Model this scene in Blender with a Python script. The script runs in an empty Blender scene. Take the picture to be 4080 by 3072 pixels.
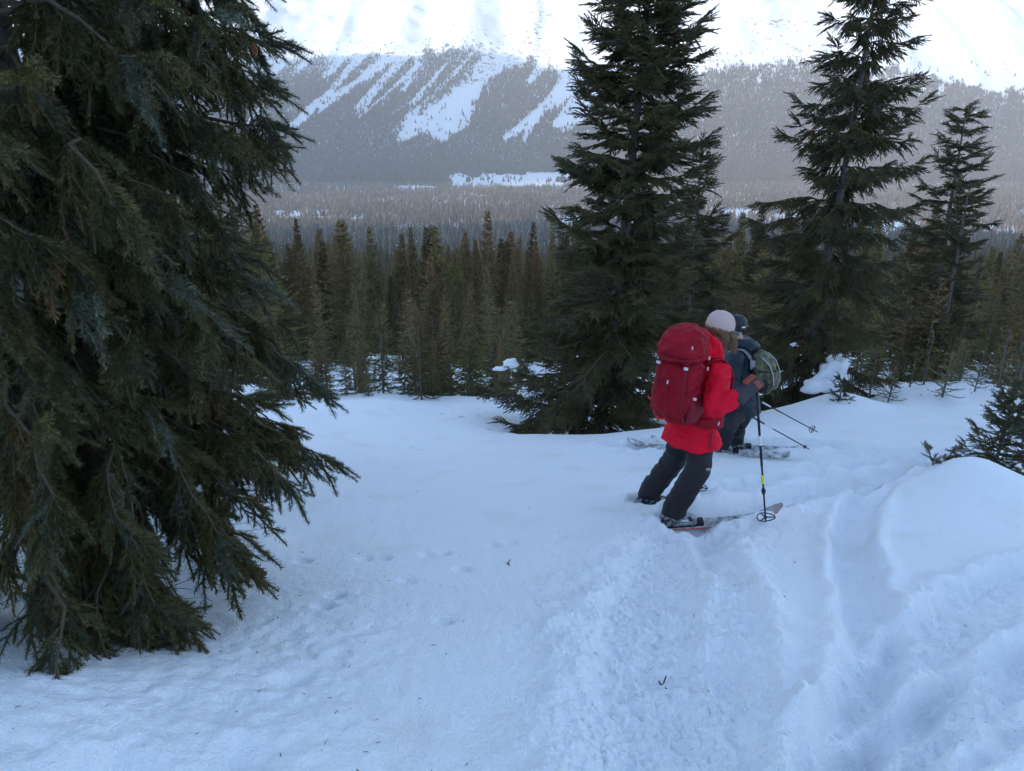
import bpy, bmesh, math, random
import numpy as np
from mathutils import Vector, Matrix, Euler

# ---------------------------------------------------------------- camera, sky, sun, exposure
SC = bpy.context.scene
COL = SC.collection
CAMZ = 1.6
PITCH = math.radians(20.0)
FPX = 1536.0                                   # focal length on a 2212 x 1666 sheet
cam = bpy.data.cameras.new('camera')
cam.sensor_width = 36.0
cam.lens = 36.0 * FPX / 2212.0
cam.clip_start = 0.05
cam.clip_end = 20000.0
camo = bpy.data.objects.new('camera', cam)
COL.objects.link(camo)
camo.location = (0, 0, CAMZ)
camo.rotation_euler = (math.radians(90) - PITCH, 0, 0)
SC.camera = camo

SUN_D = np.array([0.87, 0.493])                # horizontal direction the sunlight travels
SUN_D = SUN_D / np.linalg.norm(SUN_D)
SUN_EL = math.radians(11.0)
world = bpy.data.worlds.new('World')
SC.world = world
world.use_nodes = True
wn = world.node_tree
bg = wn.nodes['Background']
sky = wn.nodes.new('ShaderNodeTexSky')
sky.sky_type = 'NISHITA'
sky.sun_disc = False
sky.sun_elevation = SUN_EL
sky.sun_rotation = math.atan2(-SUN_D[0], -SUN_D[1])
sky.altitude = 2000.0
sky.air_density = 1.35
sky.dust_density = 0.6
sky.ozone_density = 2.2
wn.links.new(sky.outputs[0], bg.inputs[0])
bg.inputs[1].default_value = 0.15

sun = bpy.data.lights.new('sun', 'SUN')
sun.energy = 3.2
sun.angle = math.radians(0.6)
sun.color = (1.0, 0.82, 0.62)
suno = bpy.data.objects.new('sun', sun)
COL.objects.link(suno)
_d = Vector((SUN_D[0] * math.cos(SUN_EL), SUN_D[1] * math.cos(SUN_EL), -math.sin(SUN_EL)))
suno.rotation_euler = _d.to_track_quat('-Z', 'Y').to_euler()
suno.location = (-50, -30, 60)

SC.view_settings.view_transform = 'Standard'
SC.view_settings.look = 'None'
SC.view_settings.gamma = 1.0
SC.view_settings.exposure = 1.72
SC.view_settings.use_curve_mapping = False
SC.render.engine = 'CYCLES'
SC.cycles.use_denoising = True
SC.cycles.max_bounces = 4
SC.cycles.diffuse_bounces = 3
SC.cycles.glossy_bounces = 2
SC.cycles.transmission_bounces = 2
SC.cycles.transparent_max_bounces = 4
SC.cycles.volume_bounces = 1
SC.cycles.use_adaptive_sampling = True
SC.cycles.adaptive_threshold = 0.035
SC.cycles.caustics_reflective = False
SC.cycles.caustics_refractive = False

# ---------------------------------------------------------------- helpers
rng = np.random.default_rng(7)
random.seed(7)
_f = np.array([0, math.cos(PITCH), -math.sin(PITCH)])
_u = np.array([0, math.sin(PITCH), math.cos(PITCH)])
CAMP = np.array([0, 0, CAMZ])

def ray(px, py):
    return _f + (px - 1106.0) / FPX * np.array([1.0, 0, 0]) - (py - 833.0) / FPX * _u

def at(px, py, Y):
    """the point at distance Y in front that is seen at (px, py) of the 2212 x 1666 sheet"""
    d = ray(px, py)
    return CAMP + d * (Y / d[1])

def proj(P):
    r = np.asarray(P, float) - CAMP
    dep = r @ _f
    return 1106 + FPX * r[..., 0] / dep, 833 - FPX * (r @ _u) / dep

def _hash(ix, iy, seed):
    n = (ix.astype(np.int64) * 374761393 + iy.astype(np.int64) * 668265263 + seed * 974634777) & 0xffffffff
    n = ((n ^ (n >> 13)) * 1274126177) & 0xffffffff
    n = (n ^ (n >> 16)) & 0xffffff
    return n / float(0xffffff)

def vnoise(x, y, seed=0):
    x = np.asarray(x, float); y = np.asarray(y, float)
    ix = np.floor(x); iy = np.floor(y)
    fx = x - ix; fy = y - iy
    fx = fx * fx * fx * (fx * (fx * 6 - 15) + 10); fy = fy * fy * fy * (fy * (fy * 6 - 15) + 10)
    a = _hash(ix, iy, seed); b = _hash(ix + 1, iy, seed)
    c = _hash(ix, iy + 1, seed); d = _hash(ix + 1, iy + 1, seed)
    return (a * (1 - fx) + b * fx) * (1 - fy) + (c * (1 - fx) + d * fx) * fy - 0.5

def fbm(x, y, seed=0, oct=4, gain=0.5):
    s = 0; a = 1.0
    for o in range(oct):
        s = s + a * vnoise(x * 2 ** o + 17.3 * o, y * 2 ** o - 9.1 * o, seed + o)
        a *= gain
    return s

def sstep(a, b, x):
    t = np.clip((x - a) / (b - a), 0, 1)
    return t * t * (3 - 2 * t)

def mesh_np(name, V, F, mats=(), mi=None, smooth=True, cols=None):
    """V (n,3), F (m,3) or (m,4) int arrays -> mesh"""
    V = np.asarray(V, np.float32); F = np.asarray(F, np.int32)
    k = F.shape[1]
    me = bpy.data.meshes.new(name)
    me.vertices.add(len(V)); me.vertices.foreach_set('co', V.ravel())
    me.loops.add(F.size); me.loops.foreach_set('vertex_index', F.ravel())
    me.polygons.add(len(F))
    me.polygons.foreach_set('loop_start', np.arange(0, F.size, k, dtype=np.int32))
    if mi is not None:
        me.polygons.foreach_set('material_index', np.asarray(mi, np.int32))
    me.polygons.foreach_set('use_smooth', np.full(len(F), smooth, bool))
    for m in mats: me.materials.append(m)
    if cols is not None:
        at_ = me.color_attributes.new('col', 'FLOAT_COLOR', 'POINT')
        c4 = np.ones((len(V), 4), np.float32); c4[:, :3] = cols
        at_.data.foreach_set('color', c4.ravel())
    me.update(calc_edges=True)
    me.validate()
    return me

def link(name, data, parent=None, loc=None):
    o = bpy.data.objects.new(name, data)
    COL.objects.link(o)
    if parent is not None: o.parent = parent
    if loc is not None: o.location = loc
    return o

def tag(o, label=None, cat=None, group=None, kind=None):
    if label: o['label'] = label
    if cat: o['category'] = cat
    if group: o['group'] = group
    if kind: o['kind'] = kind
    return o

def tube(P, R, sides=6, V=None, F=None):
    """a tapered tube through the points P with radii R; appends to V, F"""
    P = np.asarray(P, float); R = np.asarray(R, float)
    T = np.gradient(P, axis=0); T /= np.linalg.norm(T, axis=1)[:, None] + 1e-9
    ref = np.array([0, 0, 1.0]) if abs(T[0][2]) < 0.9 else np.array([1.0, 0, 0])
    b0 = sum(len(v) for v in V) if V else 0
    Vl = []
    for p, t, r in zip(P, T, R):
        a = np.cross(t, ref); a /= np.linalg.norm(a) + 1e-9; b = np.cross(t, a)
        ang = np.arange(sides) * 2 * np.pi / sides
        Vl.append(p + r * (np.cos(ang)[:, None] * a + np.sin(ang)[:, None] * b))
    Vl = np.concatenate(Vl)
    n = len(P)
    i, j = np.meshgrid(np.arange(n - 1), np.arange(sides), indexing='ij'); j2 = (j + 1) % sides
    Fl = np.stack([i * sides + j, i * sides + j2, (i + 1) * sides + j2, (i + 1) * sides + j], -1).reshape(-1, 4) + b0
    if V is None: return Vl, Fl
    V.append(Vl); F.append(Fl)

def empty(name, loc):
    o = bpy.data.objects.new(name, None); COL.objects.link(o); o.location = loc; o.empty_display_size = 0.3
    return o

def material(name, color, rough=0.7, var=0.0, scale=20.0, bump=0.0, bscale=60.0, color2=None, metal=0.0,
             rand=0.0, attr=False, spec=0.3, zmix=None, detail=4.0, sheen=0.0, bdist=0.02):
    m = bpy.data.materials.new(name); m.use_nodes = True
    nt = m.node_tree; N = nt.nodes; L = nt.links
    b = N['Principled BSDF']
    b.inputs['Roughness'].default_value = rough
    b.inputs['Metallic'].default_value = metal
    b.inputs['Specular IOR Level'].default_value = spec
    if sheen: b.inputs['Sheen Weight'].default_value = sheen
    tc = N.new('ShaderNodeTexCoord')
    def mixn(fac, a, c):
        x = N.new('ShaderNodeMix'); x.data_type = 'RGBA'
        for sock, v in ((0, fac), (6, a), (7, c)):
            if hasattr(v, 'links'): L.new(v, x.inputs[sock])
            elif sock == 0: x.inputs[0].default_value = v
            else: x.inputs[sock].default_value = (*v[:3], 1)
        return x.outputs[2]
    if attr:
        a = N.new('ShaderNodeAttribute'); a.attribute_name = 'col'
        cur = a.outputs[0]
    else:
        cur = color
    if color2 is not None:
        nz = N.new('ShaderNodeTexNoise'); nz.inputs['Scale'].default_value = scale; nz.inputs['Detail'].default_value = detail
        L.new(tc.outputs['Object'], nz.inputs['Vector'])
        rp = N.new('ShaderNodeMapRange'); rp.inputs[1].default_value = 0.5 - 0.5 * (1 - var); rp.inputs[2].default_value = 0.5 + 0.5 * (1 - var)
        L.new(nz.outputs[0], rp.inputs[0])
        cur = mixn(rp.outputs[0], cur, color2)
    if zmix is not None:                        # (z0, z1, colour): another colour towards the top of the thing
        sp = N.new('ShaderNodeSeparateXYZ'); L.new(tc.outputs['Object'], sp.inputs[0])
        mr = N.new('ShaderNodeMapRange'); mr.inputs[1].default_value = zmix[0]; mr.inputs[2].default_value = zmix[1]
        L.new(sp.outputs[2], mr.inputs[0])
        cur = mixn(mr.outputs[0], cur, zmix[2])
    if rand:
        oi = N.new('ShaderNodeObjectInfo')
        hs = N.new('ShaderNodeHueSaturation')
        mr = N.new('ShaderNodeMapRange'); mr.inputs[3].default_value = 1 - rand; mr.inputs[4].default_value = 1 + rand
        L.new(oi.outputs['Random'], mr.inputs[0]); L.new(mr.outputs[0], hs.inputs['Value'])
        mr2 = N.new('ShaderNodeMapRange'); mr2.inputs[3].default_value = 0.5 - 0.018; mr2.inputs[4].default_value = 0.5 + 0.03
        ml = N.new('ShaderNodeMath'); ml.operation = 'MULTIPLY'; ml.inputs[1].default_value = 7.31
        fr = N.new('ShaderNodeMath'); fr.operation = 'FRACT'
        L.new(oi.outputs['Random'], ml.inputs[0]); L.new(ml.outputs[0], fr.inputs[0]); L.new(fr.outputs[0], mr2.inputs[0])
        L.new(mr2.outputs[0], hs.inputs['Hue'])
        if hasattr(cur, 'links'): L.new(cur, hs.inputs['Color'])
        else: hs.inputs['Color'].default_value = (*cur[:3], 1)
        cur = hs.outputs[0]
    if hasattr(cur, 'links'): L.new(cur, b.inputs['Base Color'])
    else: b.inputs['Base Color'].default_value = (*cur[:3], 1)
    if bump:
        nb = N.new('ShaderNodeTexNoise'); nb.inputs['Scale'].default_value = bscale; nb.inputs['Detail'].default_value = 5.0
        L.new(tc.outputs['Object'], nb.inputs['Vector'])
        bp = N.new('ShaderNodeBump'); bp.inputs['Strength'].default_value = bump; bp.inputs['Distance'].default_value = bdist
        L.new(nb.outputs[0], bp.inputs['Height']); L.new(bp.outputs[0], b.inputs['Normal'])
    return m

# ---------------------------------------------------------------- terrain
_PY = np.array([-4000, -1500, -300, -60, 0, 8, 18, 24, 32, 45, 70, 120, 200, 350, 600, 900, 1500, 2500, 2900, 3150, 3400, 3700, 4000, 4400, 4900, 5400, 6500, 9000.])
_PZ = np.array([1150, 430, 88, 17.5, 0, -2.2, -5.2, -6.75, -9.0, -12.8, -20.0, -33.5, -48, -71, -105, -138, -180, -200, -195, -150, -20, 150, 330, 570, 800, 900, 920, 920.])
def _pchip(xs, ys):
    h = np.diff(xs); d = np.diff(ys) / h
    m = np.zeros(len(xs)); m[0] = d[0]; m[-1] = d[-1]
    for i in range(1, len(xs) - 1):
        if d[i - 1] * d[i] > 0:
            w1 = 2 * h[i] + h[i - 1]; w2 = h[i] + 2 * h[i - 1]
            m[i] = (w1 + w2) / (w1 / d[i - 1] + w2 / d[i])
    def f(x):
        x = np.clip(x, xs[0], xs[-1])
        i = np.clip(np.searchsorted(xs, x) - 1, 0, len(xs) - 2)
        t = (x - xs[i]) / h[i]
        return ((1 + 2 * t) * (1 - t) ** 2) * ys[i] + t * (1 - t) ** 2 * h[i] * m[i] + t * t * (3 - 2 * t) * ys[i + 1] + t * t * (t - 1) * h[i] * m[i + 1]
    return f
PROFILE = _pchip(_PY, _PZ)
_RU = np.array([-6000, -3000, -1000, 0, 850, 1120, 1300, 1800, 2150, 2550, 3000, 3600, 4300, 5200, 6500.])
_RH = np.array([450, 560, 600, 480, 430, 390, 40, 20, 60, 620, 1080, 1080, 860, 700, 600.])  # crest heights of the added ridge, dipped to let sun onto the valley
SUN_L = 1800.0

def plane_hit(px, py):
    """where the sight line of a pixel meets the plain slope close by"""
    d = ray(px, py)
    t = 0.0
    lo, hi = 0.3, 60.0
    for _ in range(50):
        mid = 0.5 * (lo + hi)
        P = CAMP + d * mid
        if P[2] > base_near(P[0], P[1]): lo = mid
        else: hi = mid
    return CAMP + d * lo

def base_near(x, y):
    x = np.asarray(x, float); y = np.asarray(y, float)
    z = PROFILE(y)
    z = z + 0.05 * np.maximum(x - 2.0, 0) * sstep(4, 14, y) * (1 - sstep(30, 60, y)) * (1 - sstep(12, 40, x))
    return z

# tracks: px polyline on the slope, half width, depth, berm, roughness
TRACKS_PX = [
    ([(1500, 1720), (1445, 1560), (1425, 1450), (1415, 1350), (1435, 1260), (1465, 1190), (1490, 1140)], 0.30, 0.085, 0.04, 0.065),
    ([(1700, 1720), (1640, 1560), (1610, 1450), (1600, 1350), (1585, 1270), (1560, 1200), (1530, 1150)], 0.12, 0.05, 0.035, 0.055),
    ([(1800, 1740), (1810, 1600), (1862, 1480), (1888, 1390), (1872, 1300), (1846, 1230), (1836, 1170), (1848, 1120), (1880, 1080), (1940, 1050), (2010, 1025)], 0.13, 0.11, 0.045, 0.03),
    ([(2260, 1235), (2140, 1290), (2056, 1345), (1990, 1410), (1930, 1500), (1880, 1600), (1850, 1720)], 0.17, 0.09, 0.06, 0.05),
    ([(2280, 1420), (2150, 1470), (2040, 1520), (1940, 1600), (1880, 1690)], 0.13, 0.12, 0.08, 0.05),
    ([(2280, 1545), (2160, 1580), (2050, 1640), (1990, 1720)], 0.10, 0.08, 0.05, 0.04),
    ([(1400, 1092), (1480, 1085), (1600, 1062), (1720, 1040), (1850, 1015), (1960, 1003), (2080, 985)], 0.16, 0.09, 0.07, 0.06),
    ([(1480, 1132), (1560, 1118), (1680, 1094), (1800, 1068), (1900, 1048), (2000, 1022), (2090, 1000)], 0.16, 0.11, 0.07, 0.06),
    ([(1330, 985), (1450, 984), (1560, 984), (1660, 978), (1760, 972), (1850, 978), (1960, 990)], 0.20, 0.12, 0.06, 0.06),
]
PRINTS_PX = [(655, 1207), (790, 1204), (828, 1203), (925, 1193), (958, 1190), (1070, 1172), (1105, 1169), (1215, 1158), (725, 1285), (880, 1250), (1000, 1222), (700, 1312),
             (620, 1478), (650, 1470), (905, 968), (890, 962), (1000, 908), (1040, 905), (1070, 915), (960, 905), (850, 905), (1085, 930), (1060, 925),
             (340, 1420), (360, 1400), (960, 1340), (1910, 1085), (1960, 1078)]
# mounds: px of the foot centre, radius, height
MOUNDS = [(3.95, 5.55, 0.50, 0.36), (3.4, 4.9, 0.7, 0.10), (4.7, 5.2, 0.9, 0.16), (5.6, 11.3, 0.7, 0.32), (4.7, 11.0, 1.2, 0.14), (7.6, 11.9, 0.8, 0.16), (8.6, 12.8, 0.7, 0.22),
          (-3.4, 15.0, 1.3, 0.12), (-1.5, 15.6, 1.2, 0.10), (0.2, 15.0, 1.0, 0.08), (-2.7, 12.3, 1.1, 0.14), (6.9, 14.6, 1.0, 0.12), (9.6, 14.0, 1.2, 0.12),
          (2.3, 9.2, 1.6, 0.16), (-2.0, 4.3, 0.26, 0.09), (-1.75, 4.35, 0.16, 0.07), (-1.9, 2.1, 0.55, 0.16), (-2.9, 2.8, 0.8, 0.2), (1.0, 7.6, 1.3, 0.05)]
WELLS = [(1.55, 11.4, 1.5, 0.55), (5.0, 13.6, 1.5, 0.5), (-2.45, 3.6, 0.6, 0.35), (-1.35, 1.75, 0.17, 0.09), (-1.0, 1.9, 0.12, 0.06)]

def polyd(x, y, P):
    best = np.full(x.shape, 1e9)
    for a, b in zip(P[:-1], P[1:]):
        e = b - a; L2 = e @ e
        t = np.clip(((x - a[0]) * e[0] + (y - a[1]) * e[1]) / L2, 0, 1)
        best = np.minimum(best, (x - a[0] - t * e[0]) ** 2 + (y - a[1] - t * e[1]) ** 2)
    return np.sqrt(best)

def smooth_poly(P, n=6):
    P = np.asarray(P, float); out = []
    for i in range(len(P) - 1):
        p0 = P[max(i - 1, 0)]; p1 = P[i]; p2 = P[i + 1]; p3 = P[min(i + 2, len(P) - 1)]
        for k in range(n):
            t = k / n
            out.append(0.5 * ((2 * p1) + (-p0 + p2) * t + (2 * p0 - 5 * p1 + 4 * p2 - p3) * t * t + (-p0 + 3 * p1 - 3 * p2 + p3) * t ** 3))
    out.append(P[-1])
    return np.array(out)

TRACKS = [(smooth_poly([plane_hit(*p)[:2] for p in pl], 4), w, dp, bm, rg) for pl, w, dp, bm, rg in TRACKS_PX]
PRINTS = [plane_hit(*p)[:2] for p in PRINTS_PX]

def H(x, y):
    x = np.asarray(x, float); y = np.asarray(y, float)
    r = np.hypot(x, y)
    z = base_near(x, y)
    # wide relief, growing with distance
    z = z + (0.22 + 0.16 * sstep(9, 13, r) * sstep(30, 20, r)) * fbm(x / 4.2, y / 4.2, 3, 3) * sstep(6, 14, r) * (1 - sstep(200, 500, r)) + 0.05 * fbm(x / 1.3, y / 1.3, 5, 2)
    z = z + 5.0 * fbm(x / 90, y / 90, 11, 3) * sstep(60, 250, r)
    far = sstep(2850, 3500, y)
    if np.any(r > 200):
        # facing mountain: spurs and gullies run down towards the valley
        up = sstep(3200, 4400, y)
        rid = 1 - np.abs(2 * vnoise(x / 520 + 0.25 * fbm(x / 300, y / 500, 31, 2), y / 2600, 21))
        rid2 = 1 - np.abs(2 * vnoise(x / 210 + 0.3 * fbm(x / 200, y / 300, 37, 2), y / 1100, 23))
        z = z + far * (95 * (rid - 0.6) * up + 38 * (rid2 - 0.6) * (0.3 + up) + 34 * fbm(x / 260, y / 260, 25, 4) * (0.2 + up))
        z = z + far * up * 160 * np.sin(x / 1500 + 0.6) 
        # unseen ridges added to shade the near slope, notched to light the valley
        s = SUN_D[0] * x + SUN_D[1] * y; u = -SUN_D[1] * x + SUN_D[0] * y
        hh = np.interp(u, _RU, _RH)
        dist = np.abs(s + SUN_L)
        rz = hh - dist * 0.8 + 60 * fbm(x / 400, y / 400, 41, 4) * sstep(50, 400, dist)
        z = np.where(s < -300, np.maximum(z, rz), z)
    near = r < 25
    if np.any(near):
        xn, yn = x[near], y[near]; zn = z[near].copy()
        rough = np.zeros_like(xn)
        flat = np.ones_like(xn)
        for P, w, dp, bm, rg in TRACKS:
            d = polyd(xn, yn, P)
            wob = w * (1 + 0.3 * fbm(xn / 0.25, yn / 0.25, 51, 3))
            q = d / wob
            zn += -dp * np.exp(-q ** 6) + 0.75 * bm * np.exp(-((q - 1.45) / 0.45) ** 2) * (1 + 1.2 * fbm(xn / 0.22, yn / 0.22, 53, 2))
            rough = np.maximum(rough, rg * np.exp(-(d / (1.9 * w)) ** 2))
        lumps = fbm(xn / 0.16, yn / 0.16, 61, 4, 0.6)
        zn += rough * (0.7 * lumps + 0.6 * np.abs(fbm(xn / 0.06, yn / 0.06, 67, 3, 0.7)) + 0.45 * np.maximum(0, fbm(xn / 0.035, yn / 0.035, 69, 2)))
        for P in PRINTS:
            zn += -0.022 * np.exp(-(((xn - P[0]) / 0.055) ** 2 + ((yn - P[1]) / 0.045) ** 2) ** 1.5) * (1 + 0.2 * P[1])
        # pitted old snow under the big spruce
        pit = np.exp(-(((xn + 1.0) / 0.55) ** 2 + ((yn - 2.7) / 1.0) ** 2)) + 0.9 * np.exp(-(((xn + 1.5) / 0.6) ** 2 + ((yn - 1.9) / 0.5) ** 2))
        zn += np.clip(pit, 0, 1) * (0.022 * fbm(xn / 0.14, yn / 0.09, 71, 3, 0.6) + 0.012 * fbm(xn / 0.05, yn / 0.05, 73, 2))
        zn += 0.006 * fbm(xn / 0.10, yn / 0.22, 79, 3) + 0.003 * fbm(xn / 0.03, yn / 0.035, 83, 2) * sstep(9, 5, yn)
        z[near] = zn
    if np.any(r < 40):
        for mx, my, mr, mh in MOUNDS:
            z = z + mh * np.exp(-(((x - mx) ** 2 + (y - my) ** 2) / mr ** 2) ** 0.9)
        for mx, my, mr, mh in WELLS:
            z = z - mh * np.exp(-(((x - mx) ** 2 + (y - my) ** 2) / mr ** 2) ** 1.5)
    return z

def Hs(x, y):
    return float(H(np.array([float(x)]), np.array([float(y)]))[0])

def ground_hit(px, py, tmax=80.0):
    d = ray(px, py)
    ts = np.geomspace(0.8, tmax, 900)
    P = CAMP + ts[:, None] * d
    below = P[:, 2] < H(P[:, 0], P[:, 1])
    i = int(np.argmax(below)) if below.any() else len(ts) - 1
    return P[i]

AZF = np.radians(np.concatenate([np.arange(-180, -54, 3.0), np.arange(-54, -45, 0.5), np.arange(-45, 45, 0.14), np.arange(45, 54, 0.5), np.arange(54, 180, 3.0)]))
def polar_sheet(name, radii, az, mats, centre=False):
    A, R = np.meshgrid(az, radii)
    X = R * np.sin(A); Y = R * np.cos(A)
    Z = H(X.ravel(), Y.ravel())
    V = np.stack([X.ravel(), Y.ravel(), Z], 1)
    nr, na = A.shape
    i, j = np.meshgrid(np.arange(nr - 1), np.arange(na), indexing='ij')
    j2 = (j + 1) % na
    F = np.stack([i * na + j, (i + 1) * na + j, (i + 1) * na + j2, i * na + j2], -1).reshape(-1, 4)[:, ::-1]
    return mesh_np(name, V, F, mats)

def snow_material(name, near):
    m = bpy.data.materials.new(name); m.use_nodes = True
    nt = m.node_tree; N = nt.nodes; L = nt.links
    b = N['Principled BSDF']; b.inputs['Roughness'].default_value = 0.65; b.inputs['Specular IOR Level'].default_value = 0.25
    tc = N.new('ShaderNodeTexCoord')
    def noise(scale, detail=4):
        n = N.new('ShaderNodeTexNoise'); n.inputs['Scale'].default_value = scale; n.inputs['Detail'].default_value = detail
        L.new(tc.outputs['Object'], n.inputs['Vector']); return n
    mx = N.new('ShaderNodeMix'); mx.data_type = 'RGBA'
    mx.inputs[6].default_value = (0.84, 0.875, 0.935, 1)
    if near:
        n = noise(1.7, 6); r = N.new('ShaderNodeMapRange'); r.inputs[1].default_value = 0.55; r.inputs[2].default_value = 0.85
        L.new(n.outputs[0], r.inputs[0]); L.new(r.outputs[0], mx.inputs[0]); mx.inputs[7].default_value = (0.76, 0.76, 0.755, 1)
        L.new(mx.outputs[2], b.inputs['Base Color'])
        n1 = noise(95, 6); n2 = noise(22, 3)
        b1 = N.new('ShaderNodeBump'); b1.inputs['Strength'].default_value = 0.9; b1.inputs['Distance'].default_value = 0.012
        b2 = N.new('ShaderNodeBump'); b2.inputs['Strength'].default_value = 0.35; b2.inputs['Distance'].default_value = 0.02
        L.new(n1.outputs[0], b1.inputs['Height']); L.new(n2.outputs[0], b2.inputs['Height'])
        L.new(b1.outputs[0], b2.inputs['Normal']); L.new(b2.outputs[0], b.inputs['Normal'])
    else:
        # bare rock where the ground is steep
        n = noise(0.034, 9); n.inputs['Roughness'].default_value = 0.65
        mp = N.new('ShaderNodeMapping'); mp.inputs['Scale'].default_value = (1, 0.6, 2.0)
        L.new(tc.outputs['Object'], mp.inputs[0]); L.new(mp.outputs[0], n.inputs['Vector'])
        n3 = noise(0.0016, 3)
        g = N.new('ShaderNodeNewGeometry'); sp = N.new('ShaderNodeSeparateXYZ'); L.new(g.outputs['Normal'], sp.inputs[0])
        a = N.new('ShaderNodeMath'); a.operation = 'ADD'; L.new(n.outputs[0], a.inputs[0])
        s1 = N.new('ShaderNodeMath'); s1.operation = 'MULTIPLY'; s1.inputs[1].default_value = -0.55; L.new(sp.outputs[2], s1.inputs[0])
        a2 = N.new('ShaderNodeMath'); a2.operation = 'ADD'; L.new(s1.outputs[0], a2.inputs[0])
        s3 = N.new('ShaderNodeMath'); s3.operation = 'MULTIPLY'; s3.inputs[1].default_value = 0.55; L.new(n3.outputs[0], s3.inputs[0]); L.new(s3.outputs[0], a2.inputs[1])
        L.new(a2.outputs[0], a.inputs[1])
        r = N.new('ShaderNodeMapRange'); r.inputs[1].default_value = 0.47; r.inputs[2].default_value = 0.53
        L.new(a.outputs[0], r.inputs[0]); L.new(r.outputs[0], mx.inputs[0]); mx.inputs[7].default_value = (0.26, 0.19, 0.15, 1)
        L.new(mx.outputs[2], b.inputs['Base Color'])
    return m

M_SNOW = snow_material('snow', True)
M_FARSNOW = snow_material('mountain_snow', False)
R_NEAR = np.concatenate([[0.02, 0.3, 0.7, 1.0], np.geomspace(1.2, 14, 480)[:-1], np.geomspace(14, 60, 90)])
slope = link('snow_slope', polar_sheet('snow_slope', R_NEAR, AZF, [M_SNOW]))
tag(slope, 'smooth shaded snow slope with ski tracks falling away from the camera', kind='structure')
AZM = np.radians(np.concatenate([np.arange(-180, -54, 3.0), np.arange(-54, -45, 0.5), np.arange(-45, 45, 0.2), np.arange(45, 54, 0.5), np.arange(54, 180, 3.0)]))
R_FAR = np.concatenate([np.geomspace(60, 2700, 90)[:-1], np.arange(2700, 5600, 22.0), np.geomspace(5600, 9000, 20)])
mount = link('mountain', polar_sheet('mountain', R_FAR, AZM, [M_FARSNOW]))
tag(mount, 'wide snowy mountain rising across the forested valley', kind='structure')
# ---------------------------------------------------------------- far forests (one mass each)
def cone_trees(name, P, hgt, wid, cols, tiers, mat, specks=0.0, seed=1):
    g = np.random.default_rng(seed)
    n = len(P)
    Vs, Fs, Cs = [], [], []
    base = 0
    lay = [(0.06, 1.0, 1.0)] if tiers == 1 else [(0.05, 0.55, 1.0), (0.36, 1.0, 0.62)]
    for (z0, z1, w) in lay:
        a0 = g.uniform(0, 2 * np.pi, n)
        ring = []
        for k in range(3):
            a = a0 + k * 2.0944
            jit = g.uniform(0.75, 1.25, n)
            ring.append(np.stack([P[:, 0] + 0.5 * wid * w * jit * np.cos(a), P[:, 1] + 0.5 * wid * w * jit * np.sin(a), P[:, 2] + hgt * (z0 + g.uniform(-0.05, 0.05, n))], 1))
        tip = np.stack([P[:, 0], P[:, 1], P[:, 2] + hgt * z1], 1)
        V = np.stack(ring + [tip], 1).reshape(-1, 3)
        i = base + np.arange(n) * 4
        F = np.concatenate([np.stack([i, i + 1, i + 3], 1), np.stack([i + 1, i + 2, i + 3], 1), np.stack([i + 2, i, i + 3], 1)])
        Vs.append(V); Fs.append(F); Cs.append(np.repeat(cols, 4, 0)); base += len(V)
    if specks:                                   # lumps of snow caught on some crowns
        sel = np.where(g.random(n) < specks)[0]
        m = len(sel)
        q = g.uniform(0.3, 0.8, m)
        c = P[sel] + np.stack([g.uniform(-.3, .3, m) * wid[sel] * (1 - q), -0.5 * wid[sel] * (1 - q) * 0.9, q * hgt[sel]], 1)
        s = 0.10 * wid[sel] * g.uniform(0.6, 1.4, m)
        V = np.stack([c + np.stack([-s, 0 * s, -0.3 * s], 1), c + np.stack([s, 0 * s, -0.3 * s], 1), c + np.stack([0 * s, s, -0.2 * s], 1), c + np.stack([0 * s, -0.2 * s, s], 1), c + np.stack([0 * s, -1.1 * s, -0.2 * s], 1)], 1).reshape(-1, 3)
        i = base + np.arange(m) * 5
        F = np.concatenate([np.stack([i, i + 4, i + 3], 1), np.stack([i + 4, i + 1, i + 3], 1), np.stack([i + 1, i + 2, i + 3], 1), np.stack([i + 2, i, i + 3], 1)])
        Vs.append(V); Fs.append(F); Cs.append(np.tile([[0.85, 0.86, 0.9]], (len(V), 1)))
    return mesh_np(name, np.concatenate(Vs), np.concatenate(Fs), [mat], smooth=False, cols=np.concatenate(Cs))

def px_poly(px, py, pts):
    """signed measure: <1 inside a band of given half widths about a polyline on the sheet"""
    pts = np.asarray(pts, float)
    best = np.full(px.shape, 1e9)
    for a, b in zip(pts[:-1], pts[1:]):
        e = b[:2] - a[:2]
        t = np.clip(((px - a[0]) * e[0] + (py - a[1]) * e[1]) / (e @ e), 0, 1)
        d = np.hypot(px - a[0] - t * e[0], py - a[1] - t * e[1])
        best = np.minimum(best, d / (a[2] + t * (b[2] - a[2])))
    return best

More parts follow.
